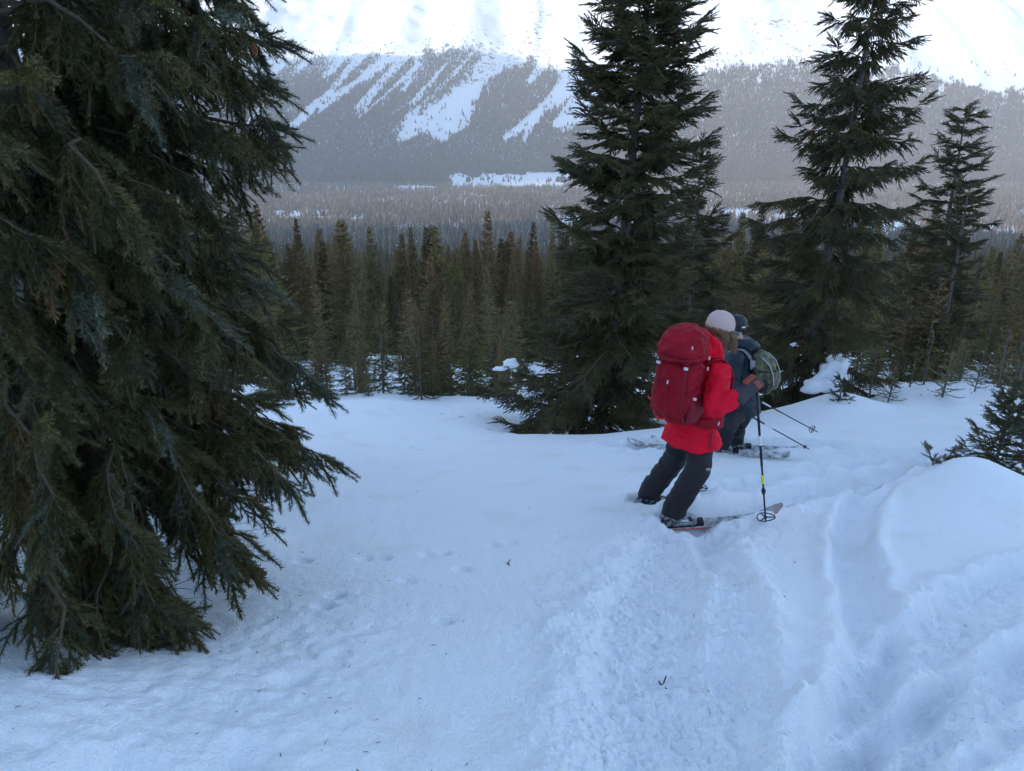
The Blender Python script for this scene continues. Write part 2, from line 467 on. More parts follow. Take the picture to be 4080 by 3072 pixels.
CHUTES = [
    [(805, 95, 12), (740, 170, 9), (700, 215, 9), (650, 260, 11), (602, 300, 9)],
    [(860, 110, 18), (770, 180, 11), (720, 215, 12), (690, 244, 6)],
    [(905, 140, 7), (830, 210, 5), (775, 258, 3)],
    [(965, 140, 4), (900, 212, 3), (845, 252, 2)],
    [(1000, 130, 1), (999, 131, 1)],
    [(1110, 60, 50), (1085, 110, 36), (1058, 145, 24), (1030, 180, 20), (995, 212, 24), (955, 242, 22), (915, 270, 22), (868, 300, 10)],
    [(1010, 205, 20), (985, 250, 26), (950, 292, 16)],
    [(1290, 130, 40), (1230, 185, 24), (1180, 235, 11), (1130, 275, 11), (1092, 300, 6)], [(1160, 248, 7), (1132, 304, 5)],
    [(1270, 205, 26), (1205, 268, 10)],
    [(1960, 60, 20), (2000, 110, 26), (2080, 160, 26), (2160, 190, 22)], [(2230, 40, 60), (2160, 120, 40)],
]
TREELINE = np.array([(300, 140), (500, 128), (640, 122), (760, 126), (870, 128), (940, 116), (1000, 112), (1075, 128), (1150, 142), (1230, 172), (1400, 166), (1500, 162), (1600, 142), (1700, 138), (1850, 150), (1960, 160), (2060, 185), (2212, 205), (2500, 230)], float)
CLEAR = [(1110, 392, 128, 15), (1190, 382, 80, 10), (990, 388, 30, 16), (900, 407, 45, 4), (640, 470, 20, 5), (700, 474, 26, 5), (770, 476, 16, 5), (600, 462, 12, 4), (1240, 482, 32, 14), (1130, 508, 30, 5),
         (1600, 462, 45, 6), (1720, 470, 60, 7), (1860, 478, 50, 8), (1940, 490, 50, 9), (2040, 486, 40, 7), (2150, 505, 50, 7), (1900, 510, 40, 6), (880, 494, 22, 4)]

def forest_cols(n, g):
    k = g.random((n, 1))
    c = np.array([[0.060, 0.058, 0.040]]) * (1 - k) + np.array([[0.150, 0.108, 0.070]]) * k
    return c * g.uniform(0.6, 1.35, (n, 1))

def build_far_forests():
    m = material('far_needles', (0.05, 0.05, 0.04), rough=0.9, attr=True, spec=0.1)
    g = np.random.default_rng(5)
    # the facing mountainside
    n = 380000
    y = g.uniform(2750, 4700, n); x = g.uniform(-1, 1, n) * 0.88 * y
    z = H(x, y)
    px, py = proj(np.stack([x, y, z], 1))
    tl = np.interp(px, TREELINE[:, 0], TREELINE[:, 1]) + 26 * fbm(px / 22, py / 60, 91, 4)
    dens = sstep(-14, 6, py - tl)
    dens = np.maximum(dens, 0.06 * sstep(-60, -2, py - tl))
    dens = dens * (1 - 0.55 * sstep(1000, 700, px) * sstep(70, 10, py - tl))
    streak = fbm((px + 0.9 * py) / 26, (py - 0.2 * px) / 130, 93, 3)
    gap = 0.95 * sstep(0.10, 0.32, streak + 0.18 * sstep(1000, 640, px) * sstep(300, 200, py) - 0.10) * sstep(320, 260, py)
    gap = np.where(px > 1350, sstep(0.12, 0.3, fbm(px / 14, py / 22, 95, 3)) * sstep(60, 10, py - tl) * 0.9, gap)
    dens = dens * (1 - gap)
    for ci, c in enumerate(CHUTES):
        q = (0.9 if ci in (5, 6, 7, 8, 9) else 1.25) * px_poly(px, py, c) + 0.55 * fbm(px / 9, py / 16, 97, 2)
        dens = dens * (0.03 + 0.97 * sstep(0.85, 1.25, q))
    for cx, cy, rx, ry in CLEAR:
        q = np.hypot((px - cx) / rx, (py - cy) / ry) + 0.5 * fbm(px / 22, py / 7, 99, 2)
        dens = dens * (0.01 + 0.99 * sstep(0.9, 1.1, q))
    keep = g.random(n) < dens * np.where(z > 420, 0.7, 1.0)
    P = np.stack([x, y, z], 1)[keep]
    alp = sstep(150, 420, P[:, 2])
    hgt = g.uniform(12, 22, len(P)) * (1 - 0.45 * alp)
    o = link('mountain_forest', cone_trees('mountain_forest', P, hgt, hgt * g.uniform(0.42, 0.60, len(P)), forest_cols(len(P), g) * (0.45 + 0.45 * (1 - sstep(-190, 60, P[:, 2:]))), 1, m, 0.02, 3))  # tree colour lightened downhill to blend into the sunlit valley
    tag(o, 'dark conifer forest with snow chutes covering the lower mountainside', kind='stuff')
    # the valley floor
    n = 150000
    y = np.sqrt(g.uniform(520 ** 2, 2760 ** 2, n)); x = g.uniform(-1, 1, n) * 0.88 * y
    z = H(x, y)
    px, py = proj(np.stack([x, y, z], 1))
    dens = 0.55 + 0.45 * sstep(-0.2, 0.15, fbm(x / 160, y / 160, 101, 3))
    for cx, cy, rx, ry in CLEAR:
        q = np.hypot((px - cx) / rx, (py - cy) / ry) + 0.45 * fbm(px / 22, py / 7, 99, 2)
        dens = dens * (0.012 + 0.988 * sstep(0.9, 1.1, q))
    keep = g.random(n) < dens
    P = np.stack([x, y, z], 1)[keep]
    hgt = g.uniform(9, 19, len(P))
    fr = 0.42 * g.random((len(P), 1)) ** 2.0
    fcol = forest_cols(len(P), g) * (1 - fr) + np.array([[0.44, 0.36, 0.30]]) * fr  # random pale mix: snow dusting, its colour warmed for the sunlit valley band
    o = link('valley_forest', cone_trees('valley_forest', P, hgt, hgt * g.uniform(0.19, 0.30, len(P)), fcol, 2, m, 0.22, 4))
    tag(o, 'hazy grey-brown conifer forest spread over the valley floor', kind='stuff')
    print('far trees', len(P))
build_far_forests()

# ---------------------------------------------------------------- geometry-node scatter for needles
def scatter_group(coll, name):
    ng = bpy.data.node_groups.new(name, 'GeometryNodeTree')
    ng.interface.new_socket('Geometry', in_out='INPUT', socket_type='NodeSocketGeometry')
    ng.interface.new_socket('Geometry', in_out='OUTPUT', socket_type='NodeSocketGeometry')
    N = ng.nodes; L = ng.links
    gi = N.new('NodeGroupInput'); go = N.new('NodeGroupOutput')
    ci = N.new('GeometryNodeCollectionInfo'); ci.inputs['Collection'].default_value = coll
    ci.inputs['Separate Children'].default_value = True; ci.inputs['Reset Children'].default_value = True
    ip = N.new('GeometryNodeInstanceOnPoints'); ip.inputs['Pick Instance'].default_value = True
    def na(nm, ty):
        a = N.new('GeometryNodeInputNamedAttribute'); a.data_type = ty; a.inputs['Name'].default_value = nm
        return [s for s in a.outputs if s.enabled and s.name == 'Attribute'][0]
    L.new(gi.outputs[0], ip.inputs['Points'])
    L.new(na('inst', 'BOOLEAN'), ip.inputs['Selection'])
    L.new(na('idx', 'INT'), ip.inputs['Instance Index'])
    e2r = N.new('FunctionNodeEulerToRotation'); L.new(na('rot', 'FLOAT_VECTOR'), e2r.inputs[0]); L.new(e2r.outputs[0], ip.inputs['Rotation'])
    L.new(na('scl', 'FLOAT'), ip.inputs['Scale'])
    L.new(ci.outputs[0], ip.inputs['Instance'])
    jn = N.new('GeometryNodeJoinGeometry')
    L.new(ip.outputs[0], jn.inputs[0])
    L.new(jn.outputs[0], go.inputs[0])
    return ng

def euler_from_x(dx, up):
    """euler that turns local +X to dx and local +Z near up; arrays (n,3)"""
    X = dx / np.linalg.norm(dx, axis=1)[:, None]
    Z = up - (up * X).sum(1)[:, None] * X; Z /= np.linalg.norm(Z, axis=1)[:, None] + 1e-9
    Y = np.cross(Z, X)
    ey = np.arcsin(np.clip(-X[:, 2], -1, 1))
    ez = np.arctan2(X[:, 1], X[:, 0])
    ex = np.arctan2(Y[:, 2], Z[:, 2])
    return np.stack([ex, ey, ez], 1)

def scatter_mesh(name, V, F, mats, pts, dirs, ups, scl, idx):
    """wood (V, F) plus loose points that carry needle sprays"""
    pts = np.asarray(pts, float).reshape(-1, 3)
    nv = len(V)
    allV = np.concatenate([V, pts]) if nv else pts
    me = bpy.data.meshes.new(name)
    me.vertices.add(len(allV)); me.vertices.foreach_set('co', allV.astype(np.float32).ravel())
    if nv:
        F = np.asarray(F, np.int32)
        me.loops.add(F.size); me.loops.foreach_set('vertex_index', F.ravel())
        me.polygons.add(len(F)); me.polygons.foreach_set('loop_start', np.arange(0, F.size, 4, dtype=np.int32))
        me.polygons.foreach_set('use_smooth', np.ones(len(F), bool))
    me.update(calc_edges=True)
    n = len(allV)
    rot = np.zeros((n, 3), np.float32); s = np.ones(n, np.float32); ix = np.zeros(n, np.int32); sel = np.zeros(n, bool)
    rot[nv:] = euler_from_x(np.asarray(dirs, float), np.asarray(ups, float)); s[nv:] = scl; ix[nv:] = idx; sel[nv:] = True
    a = me.attributes.new('rot', 'FLOAT_VECTOR', 'POINT'); a.data.foreach_set('vector', rot.ravel())
    a = me.attributes.new('scl', 'FLOAT', 'POINT'); a.data.foreach_set('value', s)
    a = me.attributes.new('idx', 'INT', 'POINT'); a.data.foreach_set('value', ix)
    a = me.attributes.new('inst', 'BOOLEAN', 'POINT'); a.data.foreach_set('value', sel)
    for m in mats: me.materials.append(m)
    return me

def needle_material(name, stops):
    m = bpy.data.materials.new(name); m.use_nodes = True
    nt = m.node_tree; N = nt.nodes; L = nt.links
    b = N['Principled BSDF']; b.inputs['Roughness'].default_value = 0.55; b.inputs['Specular IOR Level'].default_value = 0.35
    oi = N.new('ShaderNodeObjectInfo'); cr = N.new('ShaderNodeValToRGB')
    el = cr.color_ramp.elements
    el[0].position = stops[0][0]; el[0].color = (*stops[0][1], 1)
    el[1].position = stops[-1][0]; el[1].color = (*stops[-1][1], 1)
    for p, c in stops[1:-1]:
        e = el.new(p); e.color = (*c, 1)
    L.new(oi.outputs['Random'], cr.inputs[0])
    at_ = N.new('ShaderNodeAttribute'); at_.attribute_name = 'col'
    mu = N.new('ShaderNodeMix'); mu.data_type = 'RGBA'; mu.blend_type = 'MULTIPLY'; mu.inputs[0].default_value = 1.0
    L.new(cr.outputs[0], mu.inputs[6]); L.new(at_.outputs[0], mu.inputs[7])
    L.new(mu.outputs[2], b.inputs['Base Color'])
    return m

M_BARK = material('bark', (0.10, 0.085, 0.075), rough=0.9, color2=(0.19, 0.175, 0.165), scale=14, var=0.4, bump=0.8, bscale=30)
M_TWIG = material('twig_bark', (0.085, 0.062, 0.045), rough=0.9)
M_DEAD = material('dead_twig', (0.13, 0.115, 0.105), rough=0.9, color2=(0.07, 0.06, 0.055), scale=25, var=0.3)
M_NEEDLE_NEAR = needle_material('near_needles', [(0.0, (0.058, 0.064, 0.028)), (0.35, (0.110, 0.098, 0.028)), (0.55, (0.072, 0.084, 0.046)), (0.78, (0.140, 0.105, 0.030)), (0.86, (0.105, 0.115, 0.070)), (0.94, (0.120, 0.135, 0.098)), (1.0, (0.185, 0.110, 0.034))])
M_NEEDLE_MID = needle_material('spruce_needles', [(0.0, (0.080, 0.082, 0.034)), (0.4, (0.140, 0.118, 0.040)), (0.65, (0.100, 0.104, 0.048)), (0.85, (0.185, 0.125, 0.042)), (1.0, (0.130, 0.142, 0.095))])

def needles(P0, d, up, L, n, nl, nw, g, V, spread=0.9, curl=0.4):
    """n needles along a shoot from P0 in direction d, as pointed blades"""
    t = (np.arange(n) + g.random(n)) / n
    phi = g.uniform(0, 2 * np.pi, n)
    side = np.cross(d, up); side /= np.linalg.norm(side) + 1e-9
    u2 = np.cross(side, d)
    rad = np.cos(phi)[:, None] * side + np.sin(phi)[:, None] * u2
    rad = rad + curl * u2; rad /= np.linalg.norm(rad, axis=1)[:, None] + 1e-9
    th = g.uniform(0.75, 1.1, n) * spread
    th = th * (1 - 0.55 * np.clip((t - 0.85) / 0.15, 0, 1))
    dd = np.cos(th)[:, None] * d + np.sin(th)[:, None] * rad
    base = P0 + t[:, None] * L * d
    ln = nl * g.uniform(0.8, 1.15, n) * (1 - 0.3 * t ** 4)
    w = np.cross(dd, d + 0.3 * g.normal(size=(n, 3))); w /= np.linalg.norm(w, axis=1)[:, None] + 1e-9
    a = base + w * nw * 0.5; b = base - w * nw * 0.5
    tip = base + dd * ln[:, None] + 0.12 * ln[:, None] * d
    return base, dd, ln, w, tip, a, b

def make_spray(name, seed, L, nshoot, sl, nl, nw, per_m, mats, flat=1.0, droop=0.3, core=0.0, spread=0.9, blunt=False):
    g = np.random.default_rng(seed)
    segs = 7
    ax = [np.zeros(3)]; d = np.array([1.0, 0, 0.05])
    for k in range(segs):
        d = d + np.array([0, 0.10 * g.normal(), -droop / segs + 0.05 * g.normal()]); d /= np.linalg.norm(d)
        ax.append(ax[-1] + d * L / segs)
    ax = np.array(ax)
    NV, NF, NC = [], [], []
    WV, WF = [], []
    def shoot(p0, d, ln, wr):
        n = max(6, int(per_m * ln))
        base, dd, l, w, tip, a, b = needles(p0, d, np.array([0, 0, 1.0]), ln, n, nl, nw, g, NV, spread)
        b0 = sum(len(v) for v in NV)
        if blunt:
            hw = 0.36 * (a - b)
            NV.append(np.stack([a, b, tip - hw, tip + hw], 1).reshape(-1, 3))
        else:
            NV.append(np.stack([a, b, tip], 1).reshape(-1, 3))
        k_ = g.uniform(0.5, 1.6, (n, 1)); w_ = np.where(g.random((n, 1)) < 0.06, 1.0, 0.0)
        NC.append(np.repeat(k_ * (1 - w_ * np.array([[0, 0.25, 0.4]])), 4 if blunt else 3, 0))
        if blunt:
            i = b0 + np.arange(n) * 4
            NF.append(np.concatenate([np.stack([i, i + 1, i + 2], 1), np.stack([i, i + 2, i + 3], 1)]))
        else:
            i = b0 + np.arange(n) * 3
            NF.append(np.stack([i, i + 1, i + 2], 1))
        tube([p0, p0 + d * ln], [wr, wr * 0.6], 3, WV, WF)
        if core:
            CV, CF = tube([p0 - d * 0.01, p0 + d * ln * 0.35, p0 + d * ln * 0.8, p0 + d * (ln + 0.4 * nl)], [core * 0.7, core, core * 0.85, core * 0.2], 5)
            CV = CV + core * 0.35 * g.normal(size=CV.shape)
            b0 = sum(len(v) for v in NV)
            NC.append(np.full(CV.shape, 0.55)); NV.append(CV); NF.append(np.concatenate([CF[:, [0, 1, 2]], CF[:, [0, 2, 3]]]) + b0)
    for a, b in zip(ax[:-1], ax[1:]):
        v = b - a; l = np.linalg.norm(v)
        shoot(a, v / l, l, 0.0028)
    tdir = (ax[-1] - ax[-2]); tdir /= np.linalg.norm(tdir)
    shoot(ax[-1], tdir, sl * 0.8, 0.0015)
    for k in range(nshoot):
        t = (k + 0.6 + 0.3 * g.random()) / (nshoot + 0.6)
        f = t * segs; i = min(int(f), segs - 1); p = ax[i] + (ax[i + 1] - ax[i]) * (f - i)
        d = ax[i + 1] - ax[i]; d /= np.linalg.norm(d)
        s = 1 if k % 2 else -1
        side = np.cross(d, np.array([0, 0, 1.0])); side /= np.linalg.norm(side)
        e = d * g.uniform(0.65, 1.0) + s * side * g.uniform(0.35, 0.7) + np.array([0, 0, g.uniform(-0.35, 0.15) * (1.6 - flat)])
        e /= np.linalg.norm(e)
        ln = sl * (1.15 - 0.6 * t) * g.uniform(0.7, 1.2)
        h1 = ln * 0.55
        shoot(p, e, h1, 0.0018)
        e2 = e + np.array([0, 0, -0.25 * droop]) + 0.15 * g.normal(size=3) + 0.25 * d; e2 /= np.linalg.norm(e2)
        shoot(p + e * h1, e2, ln - h1, 0.0012)
    NVc = np.concatenate(NV); NFc = np.concatenate(NF); NCc = np.concatenate(NC)
    WVc = np.concatenate(WV); WFq = np.concatenate(WF)
    WFt = np.concatenate([WFq[:, [0, 1, 2]], WFq[:, [0, 2, 3]]]) + len(NVc)
    me = mesh_np(name, np.concatenate([NVc, WVc]), np.concatenate([NFc, WFt]), mats,
                 np.concatenate([np.zeros(len(NFc)), np.ones(len(WFt))]), smooth=False, cols=np.concatenate([NCc, np.ones(WVc.shape)]))
    return bpy.data.objects.new(name, me)

def asset_collection(name, objs):
    c = bpy.data.collections.new(name)
    for o in objs: c.objects.link(o)
    return c

SPR_NEAR = asset_collection('near_sprays', [make_spray('near_spray_%d' % i, 100 + i, 0.23, 4 + i % 3, 0.125, 0.027, 0.0030, 700, [M_NEEDLE_NEAR, M_TWIG], 0.6, 0.5, core=0.005, spread=1.22, blunt=True) for i in range(6)])
SPR_MID = asset_collection('mid_sprays', [make_spray('mid_spray_%d' % i, 200 + i, 0.30, 9, 0.16, 0.021, 0.0046, 250, [M_NEEDLE_MID, M_TWIG], 0.8, 0.25, core=0.008, spread=1.05, blunt=True) for i in range(5)])
GN_NEAR = scatter_group(SPR_NEAR, 'needle_sprays_near')
GN_MID = scatter_group(SPR_MID, 'needle_sprays')

def bough_path(p0, p1, arch, sag, n=10, g=None, wob=0.02):
    t = np.linspace(0, 1, n)[:, None]
    P = p0 + (p1 - p0) * t
    L = np.linalg.norm(p1 - p0)
    P = P + np.array([0, 0, 1.0]) * (arch * L * 4 * t * (1 - t) * (1 - 0.3 * t) + sag * L * np.clip(t - 0.7, 0, 1) ** 2 * 3)
    if g is not None:
        w = np.cumsum(g.normal(size=(n, 3)) * wob * L / n ** 0.5, 0); w -= w[0] ; w = w - t * w[-1] * 0.7
        P = P + w
    return P

BOUGHS = []
def add_branch(tree, path, r0, gn, spacing, nvar, g, size=1.0, hang=0.8, start=0.2, side=0.6, fwd=0.6, local=None, taper=0.6, double=False):
    """one branch of a tree: its wood and its needle sprays in one object"""
    path = np.asarray(path) - (local if local is not None else 0)
    L = np.linalg.norm(np.diff(path, axis=0), axis=1).sum()
    n = len(path)
    V, F = tube(path, np.linspace(r0, max(0.003, r0 * 0.2), n), 5)
    m = max(3, int(L * (1 - start) / spacing))
    t = start + (1 - start) * (np.arange(m) + g.random(m)) / m
    t = np.append(t, [0.985, 1.0])
    f = t * (n - 1); i = np.minimum(f.astype(int), n - 2); w = (f - i)[:, None]
    pts = path[i] * (1 - w) + path[i + 1] * w
    T = path[i + 1] - path[i]; T /= np.linalg.norm(T, axis=1)[:, None]
    S = np.cross(T, np.array([0, 0, 1.0])); S /= np.linalg.norm(S, axis=1)[:, None] + 1e-9
    sg = np.where(np.arange(len(t)) % 2, 1.0, -1.0)[:, None] * g.uniform(0.4, 1.2, (len(t), 1))
    hg = hang * g.uniform(0.3, 1.3, (len(t), 1)) * np.clip(1.25 - t[:, None], 0.25, 1)
    D = T * fwd * g.uniform(0.6, 1.3, (len(t), 1)) + S * side * sg + np.array([0, 0, -1.0]) * hg
    D[-2:] = T[-2:] + 0.15 * g.normal(size=(2, 3))
    up = np.array([0, 0, 1.0]) + 0.5 * S * sg + 0.35 * g.normal(size=(len(t), 3))
    sc = size * (1.1 - taper * 0.5 * t) * g.uniform(0.65, 1.25, len(t))
    BOUGHS.append(path[4:7] + np.array(tree.location[:]))
    o = link('branch', mesh_np('branch', V, F, [M_TWIG]), tree)
    me = scatter_mesh('needles', np.zeros((0, 3)), np.zeros((0, 4)), [M_TWIG], pts, D, up, sc, g.integers(0, nvar, len(t)))
    q = tag(link('needles', me, o), kind='stuff')
    md = q.modifiers.new('needles', 'NODES'); md.node_group = gn
    return o

def trunk_part(tree, P, R, name='trunk', sides=12, mat=None, g=None):
    P = np.asarray(P, float); 
    if g is not None: P = P + g.normal(size=P.shape) * 0.006 * np.array([1, 1, 0])
    V, F = tube(P, R, sides)
    o = link(name, mesh_np(name, V, F, [mat or M_BARK]), tree)
    return o

# ---------------------------------------------------------------- the big spruce at the left edge
def near_spruce():
    g = np.random.default_rng(11)
    bx, by = -2.5, 3.65
    bz = Hs(bx, by)
    t = tag(empty('spruce_tree', (bx, by, bz)), 'huge dark green spruce with drooping boughs filling the left edge', 'tree')
    B = np.array([bx, by, bz])
    trunk_part(t, [(0, 0, -0.3), (0, 0, 1), (0.02, 0, 3), (0.03, 0.02, 5), (0, 0, 7.2), (0, 0, 9.5)], [0.20, 0.17, 0.15, 0.12, 0.07, 0.01], g=g)
    tips = [(575, -40, 3.9), (585, 15, 4.05), (640, 135, 4.05), (560, 95, 3.6), (500, 60, 3.4), (625, 175, 4.3), (648, 335, 4.05), (610, 375, 3.8), (580, 440, 3.9), (530, 505, 3.5), (560, 225, 3.7), (520, 290, 3.5),
            (565, 585, 3.9), (600, 650, 3.7), (650, 720, 4.1), (715, 880, 4.1), (770, 1000, 4.0), (690, 1050, 3.6), (660, 980, 4.25), (600, 900, 3.7), (560, 800, 3.4),
            (540, 1185, 3.15), (520, 1090, 3.9), (455, 1200, 2.95), (400, 1350, 2.8), (345, 1360, 2.62), (300, 1280, 2.8), (220, 1500, 2.35), (140, 1525, 2.2), 
            (280, 470, 2.6), (440, 505, 2.95), (330, 120, 3.0), (60, 590, 2.5), (210, 655, 2.65), (430, 640, 2.95), (480, 760, 3.1), (310, 800, 2.75), (80, 1000, 2.4), (150, 880, 2.55),
            (370, 920, 2.9), (450, 1000, 3.1), (110, 1190, 2.45), (60, 1380, 2.4), (15, 1250, 2.5), (5, 1120, 2.6), (30, 1000, 2.9), (20, 350, 2.6), (400, 10, 3.3), (20, 780, 2.45), (200, 520, 2.9), 
            (500, 620, 3.6), (60, 210, 2.75), (380, 720, 3.2), (560, 1010, 3.5), (470, 880, 3.3), (250, 960, 2.75), (330, 1170, 2.8), (480, 140, 3.8), (450, 900, 4.2), (540, 700, 4.3), (650, 1070, 3.6), (600, 1110, 3.4), (480, 1240, 3.0), (415, 1390, 2.75), (255, 1490, 2.4), (330, 1420, 2.6), (590, 1000, 3.9), (700, 960, 4.0)]
    for px, py, Y in tips:
        tip = at(px, py, Y)
        r = np.hypot(tip[0] - bx, tip[1] - by)
        z0 = tip[2] + r * g.uniform(0.35, 0.6)
        if py < 500: z0 = tip[2] + r * g.uniform(0.05, 0.3)
        z0 = max(z0, bz + 0.35)
        p0 = np.array([bx, by, z0])
        tip = p0 + (tip - p0) * (1 - (0.16 if py < 1150 else 0.03) / max(r, 0.6))
        path = bough_path(p0, tip, 0.10 + 0.06 * g.random(), 0.10, 12, g, 0.09)
        add_branch(t, path, 0.017 * (0.6 + 0.4 * r), GN_NEAR, 0.027, 6, g, g.uniform(0.9, 1.2), hang=1.6, start=0.28, side=0.45, fwd=0.42, local=B)
    # boughs on the far side and above the picture
    for k in range(74):
        a = g.uniform(0, 2 * np.pi); z = g.uniform(1.15, 3.4) if k % 3 else g.uniform(3.4, 8.8)
        if k % 3: a = g.uniform(2.0, 4.6)
        tipd = np.array([math.cos(a), math.sin(a)])
        if (z < 3.4 and tipd[0] > -0.1) or (1.9 < z < 3.4 and k % 2): continue
        r = 1.9 * (1 - max(0, z - 3) / 7.5) * g.uniform(0.8, 1.1) * (0.62 if tipd[0] > 0.1 and z < 5.5 else 1.0)
        p0 = B + np.array([0, 0, z]); tip = p0 + np.array([tipd[0] * r, tipd[1] * r, -0.35 * r])
        add_branch(t, bough_path(p0, tip, 0.1, 0.1, 10, g, 0.04), 0.02, GN_NEAR, 0.05 if z < 3.4 else 0.07, 6, g, 1.3, hang=1.0, start=0.15, local=B)
    # a cone hanging near the tip of a high bough
    cp = at(548, 92, 3.72) - B
    V, F = [], []
    for k in range(70):
        h = k / 70; a = k * 2.39996; rad = 0.013 * math.sin(math.pi * min(1, 0.12 + 0.9 * h)) ** 0.7
        c0 = cp + np.array([0.4 * rad * math.cos(a), 0.4 * rad * math.sin(a), -0.062 * h]); c1 = cp + np.array([1.15 * rad * math.cos(a), 1.15 * rad * math.sin(a), -0.062 * h - 0.006])
        tube([c0, (c0 + c1) / 2, c1], [0.003, 0.0042, 0.001], 4, V, F)
    tube([cp + np.array([0, 0, 0.01]), cp - np.array([0, 0, 0.03]), cp - np.array([0, 0, 0.06])], [0.002, 0.008, 0.004], 6, V, F)
    link('cone', mesh_np('cone', np.concatenate(V), np.concatenate(F), [material('cone_scales', (0.34, 0.13, 0.06), rough=0.7)]), t)
    # bare grey twigs inside
    for k in range(60):
        a = g.uniform(-2.0, 1.2); z = g.uniform(0.3, 3.0); r = g.uniform(0.5, 1.35 if a < -0.8 else 0.95)
        p0 = np.array([0, 0, z]); p1 = p0 + np.array([math.cos(a) * r, math.sin(a) * r, -g.uniform(0.1, 0.7) * r])
        P = bough_path(p0, p1, 0.05, 0.0, 9, g, 0.12)
        V, F = [], []
        tube(P, np.linspace(0.007, 0.0018, 9), 4, V, F)
        for q in range(9):
            i = g.integers(2, 8); d = g.normal(size=3) * 0.6 + (P[i] - P[i - 1]) * 6 + np.array([0, 0, -0.5]); d /= np.linalg.norm(d)
            l = g.uniform(0.08, 0.3)
            tube([P[i], P[i] + d * l * 0.5 + g.normal(size=3) * 0.01, P[i] + d * l + g.normal(size=3) * 0.03], [0.003, 0.002, 0.001], 3, V, F)
        link('dead_twig', mesh_np('dead_twig', np.concatenate(V), np.concatenate(F), [M_DEAD]), t)
    return t
near_spruce()
# ---------------------------------------------------------------- the two big spruces in the middle distance and their slim neighbours
def mid_spruce(label, base, top, prof, nb, g, hang, r0, spacing=0.05, size=1.0, zmin=0.1, lift=(-0.25, 0.35), whorl=None, side=0.75, cat='tree', gn=None, dead=0, arch=0.05, group=None):
    """prof(h 0..1) -> crown radius; base, top world points of the trunk"""
    B = np.asarray(base, float); T = np.asarray(top, float)
    t = tag(empty('spruce_tree', B), label, cat, group)
    ax = T - B; Ht = np.linalg.norm(ax)
    k = np.linspace(0, 1, 9)[:, None]
    bow = np.array([0.012 * Ht, 0.01 * Ht, 0])
    P = ax * k + bow * np.sin(np.pi * k)
    P[0] -= ax * 0.03
    trunk_part(t, P, r0 * (1 - np.linspace(0, 1, 9)) ** 0.8 + 0.006, g=g)
    def axis(h): return ax * h + bow * math.sin(math.pi * h)
    for i in range(nb):
        h = zmin + (0.985 - zmin) * ((i + g.random()) / nb) ** 1.0
        if whorl:
            w = whorl / Ht; h0 = round(h / w) * w; h = min(0.985, max(zmin, h0 + g.normal() * 0.22 * w))
        a = i * 2.39996 + g.normal() * 0.4
        r = prof(h, a) * g.choice([g.uniform(0.30, 0.7), g.uniform(0.75, 1.12), g.uniform(0.9, 1.15)])
        if r < 0.08: r = 0.08
        dz = lift[0] + (lift[1] - lift[0]) * h + g.normal() * 0.12
        p0 = axis(h); p1 = p0 + np.array([math.cos(a) * r, math.sin(a) * r, dz * r])
        add_branch(t, bough_path(p0, p1, arch, 0.35, 9, g, 0.08), 0.010 + 0.008 * r, gn or GN_MID, spacing, 5, g, size, hang=hang, start=0.08 if r > 0.5 else 0.03, side=side, fwd=0.75)
    for i in range(dead):
        a = g.uniform(0, 2 * np.pi); h = g.uniform(zmin, 0.6); r = prof(h, a) * g.uniform(0.4, 0.8)
        p0 = axis(h); p1 = p0 + np.array([math.cos(a) * r, math.sin(a) * r, -g.uniform(0.2, 0.7) * r])
        V, F = [], []
        P = bough_path(p0, p1, 0.05, 0, 7, g, 0.12)
        tube(P, np.linspace(0.008, 0.002, 7), 4, V, F)
        for q in range(6):
            j = g.integers(1, 6); d = g.normal(size=3) * 0.6 + np.array([0, 0, -0.7]); d /= np.linalg.norm(d)
            tube([P[j], P[j] + d * g.uniform(0.1, 0.35)], [0.004, 0.0015], 3, V, F)
        link('dead_twig', mesh_np('dead_twig', np.concatenate(V), np.concatenate(F), [M_DEAD]), t)
    return t

def base_on(px, Y, sink=0.05):
    x = at(px, 900, Y)[0]
    # px is meant at the foot: solve for x with the true height
    for _ in range(4):
        z = float(base_near(x, Y)); dep = (np.array([x, Y, z]) - CAMP) @ _f
        x = (px - 1106) / FPX * dep
    return np.array([x, Y, Hs(x, Y) - sink])

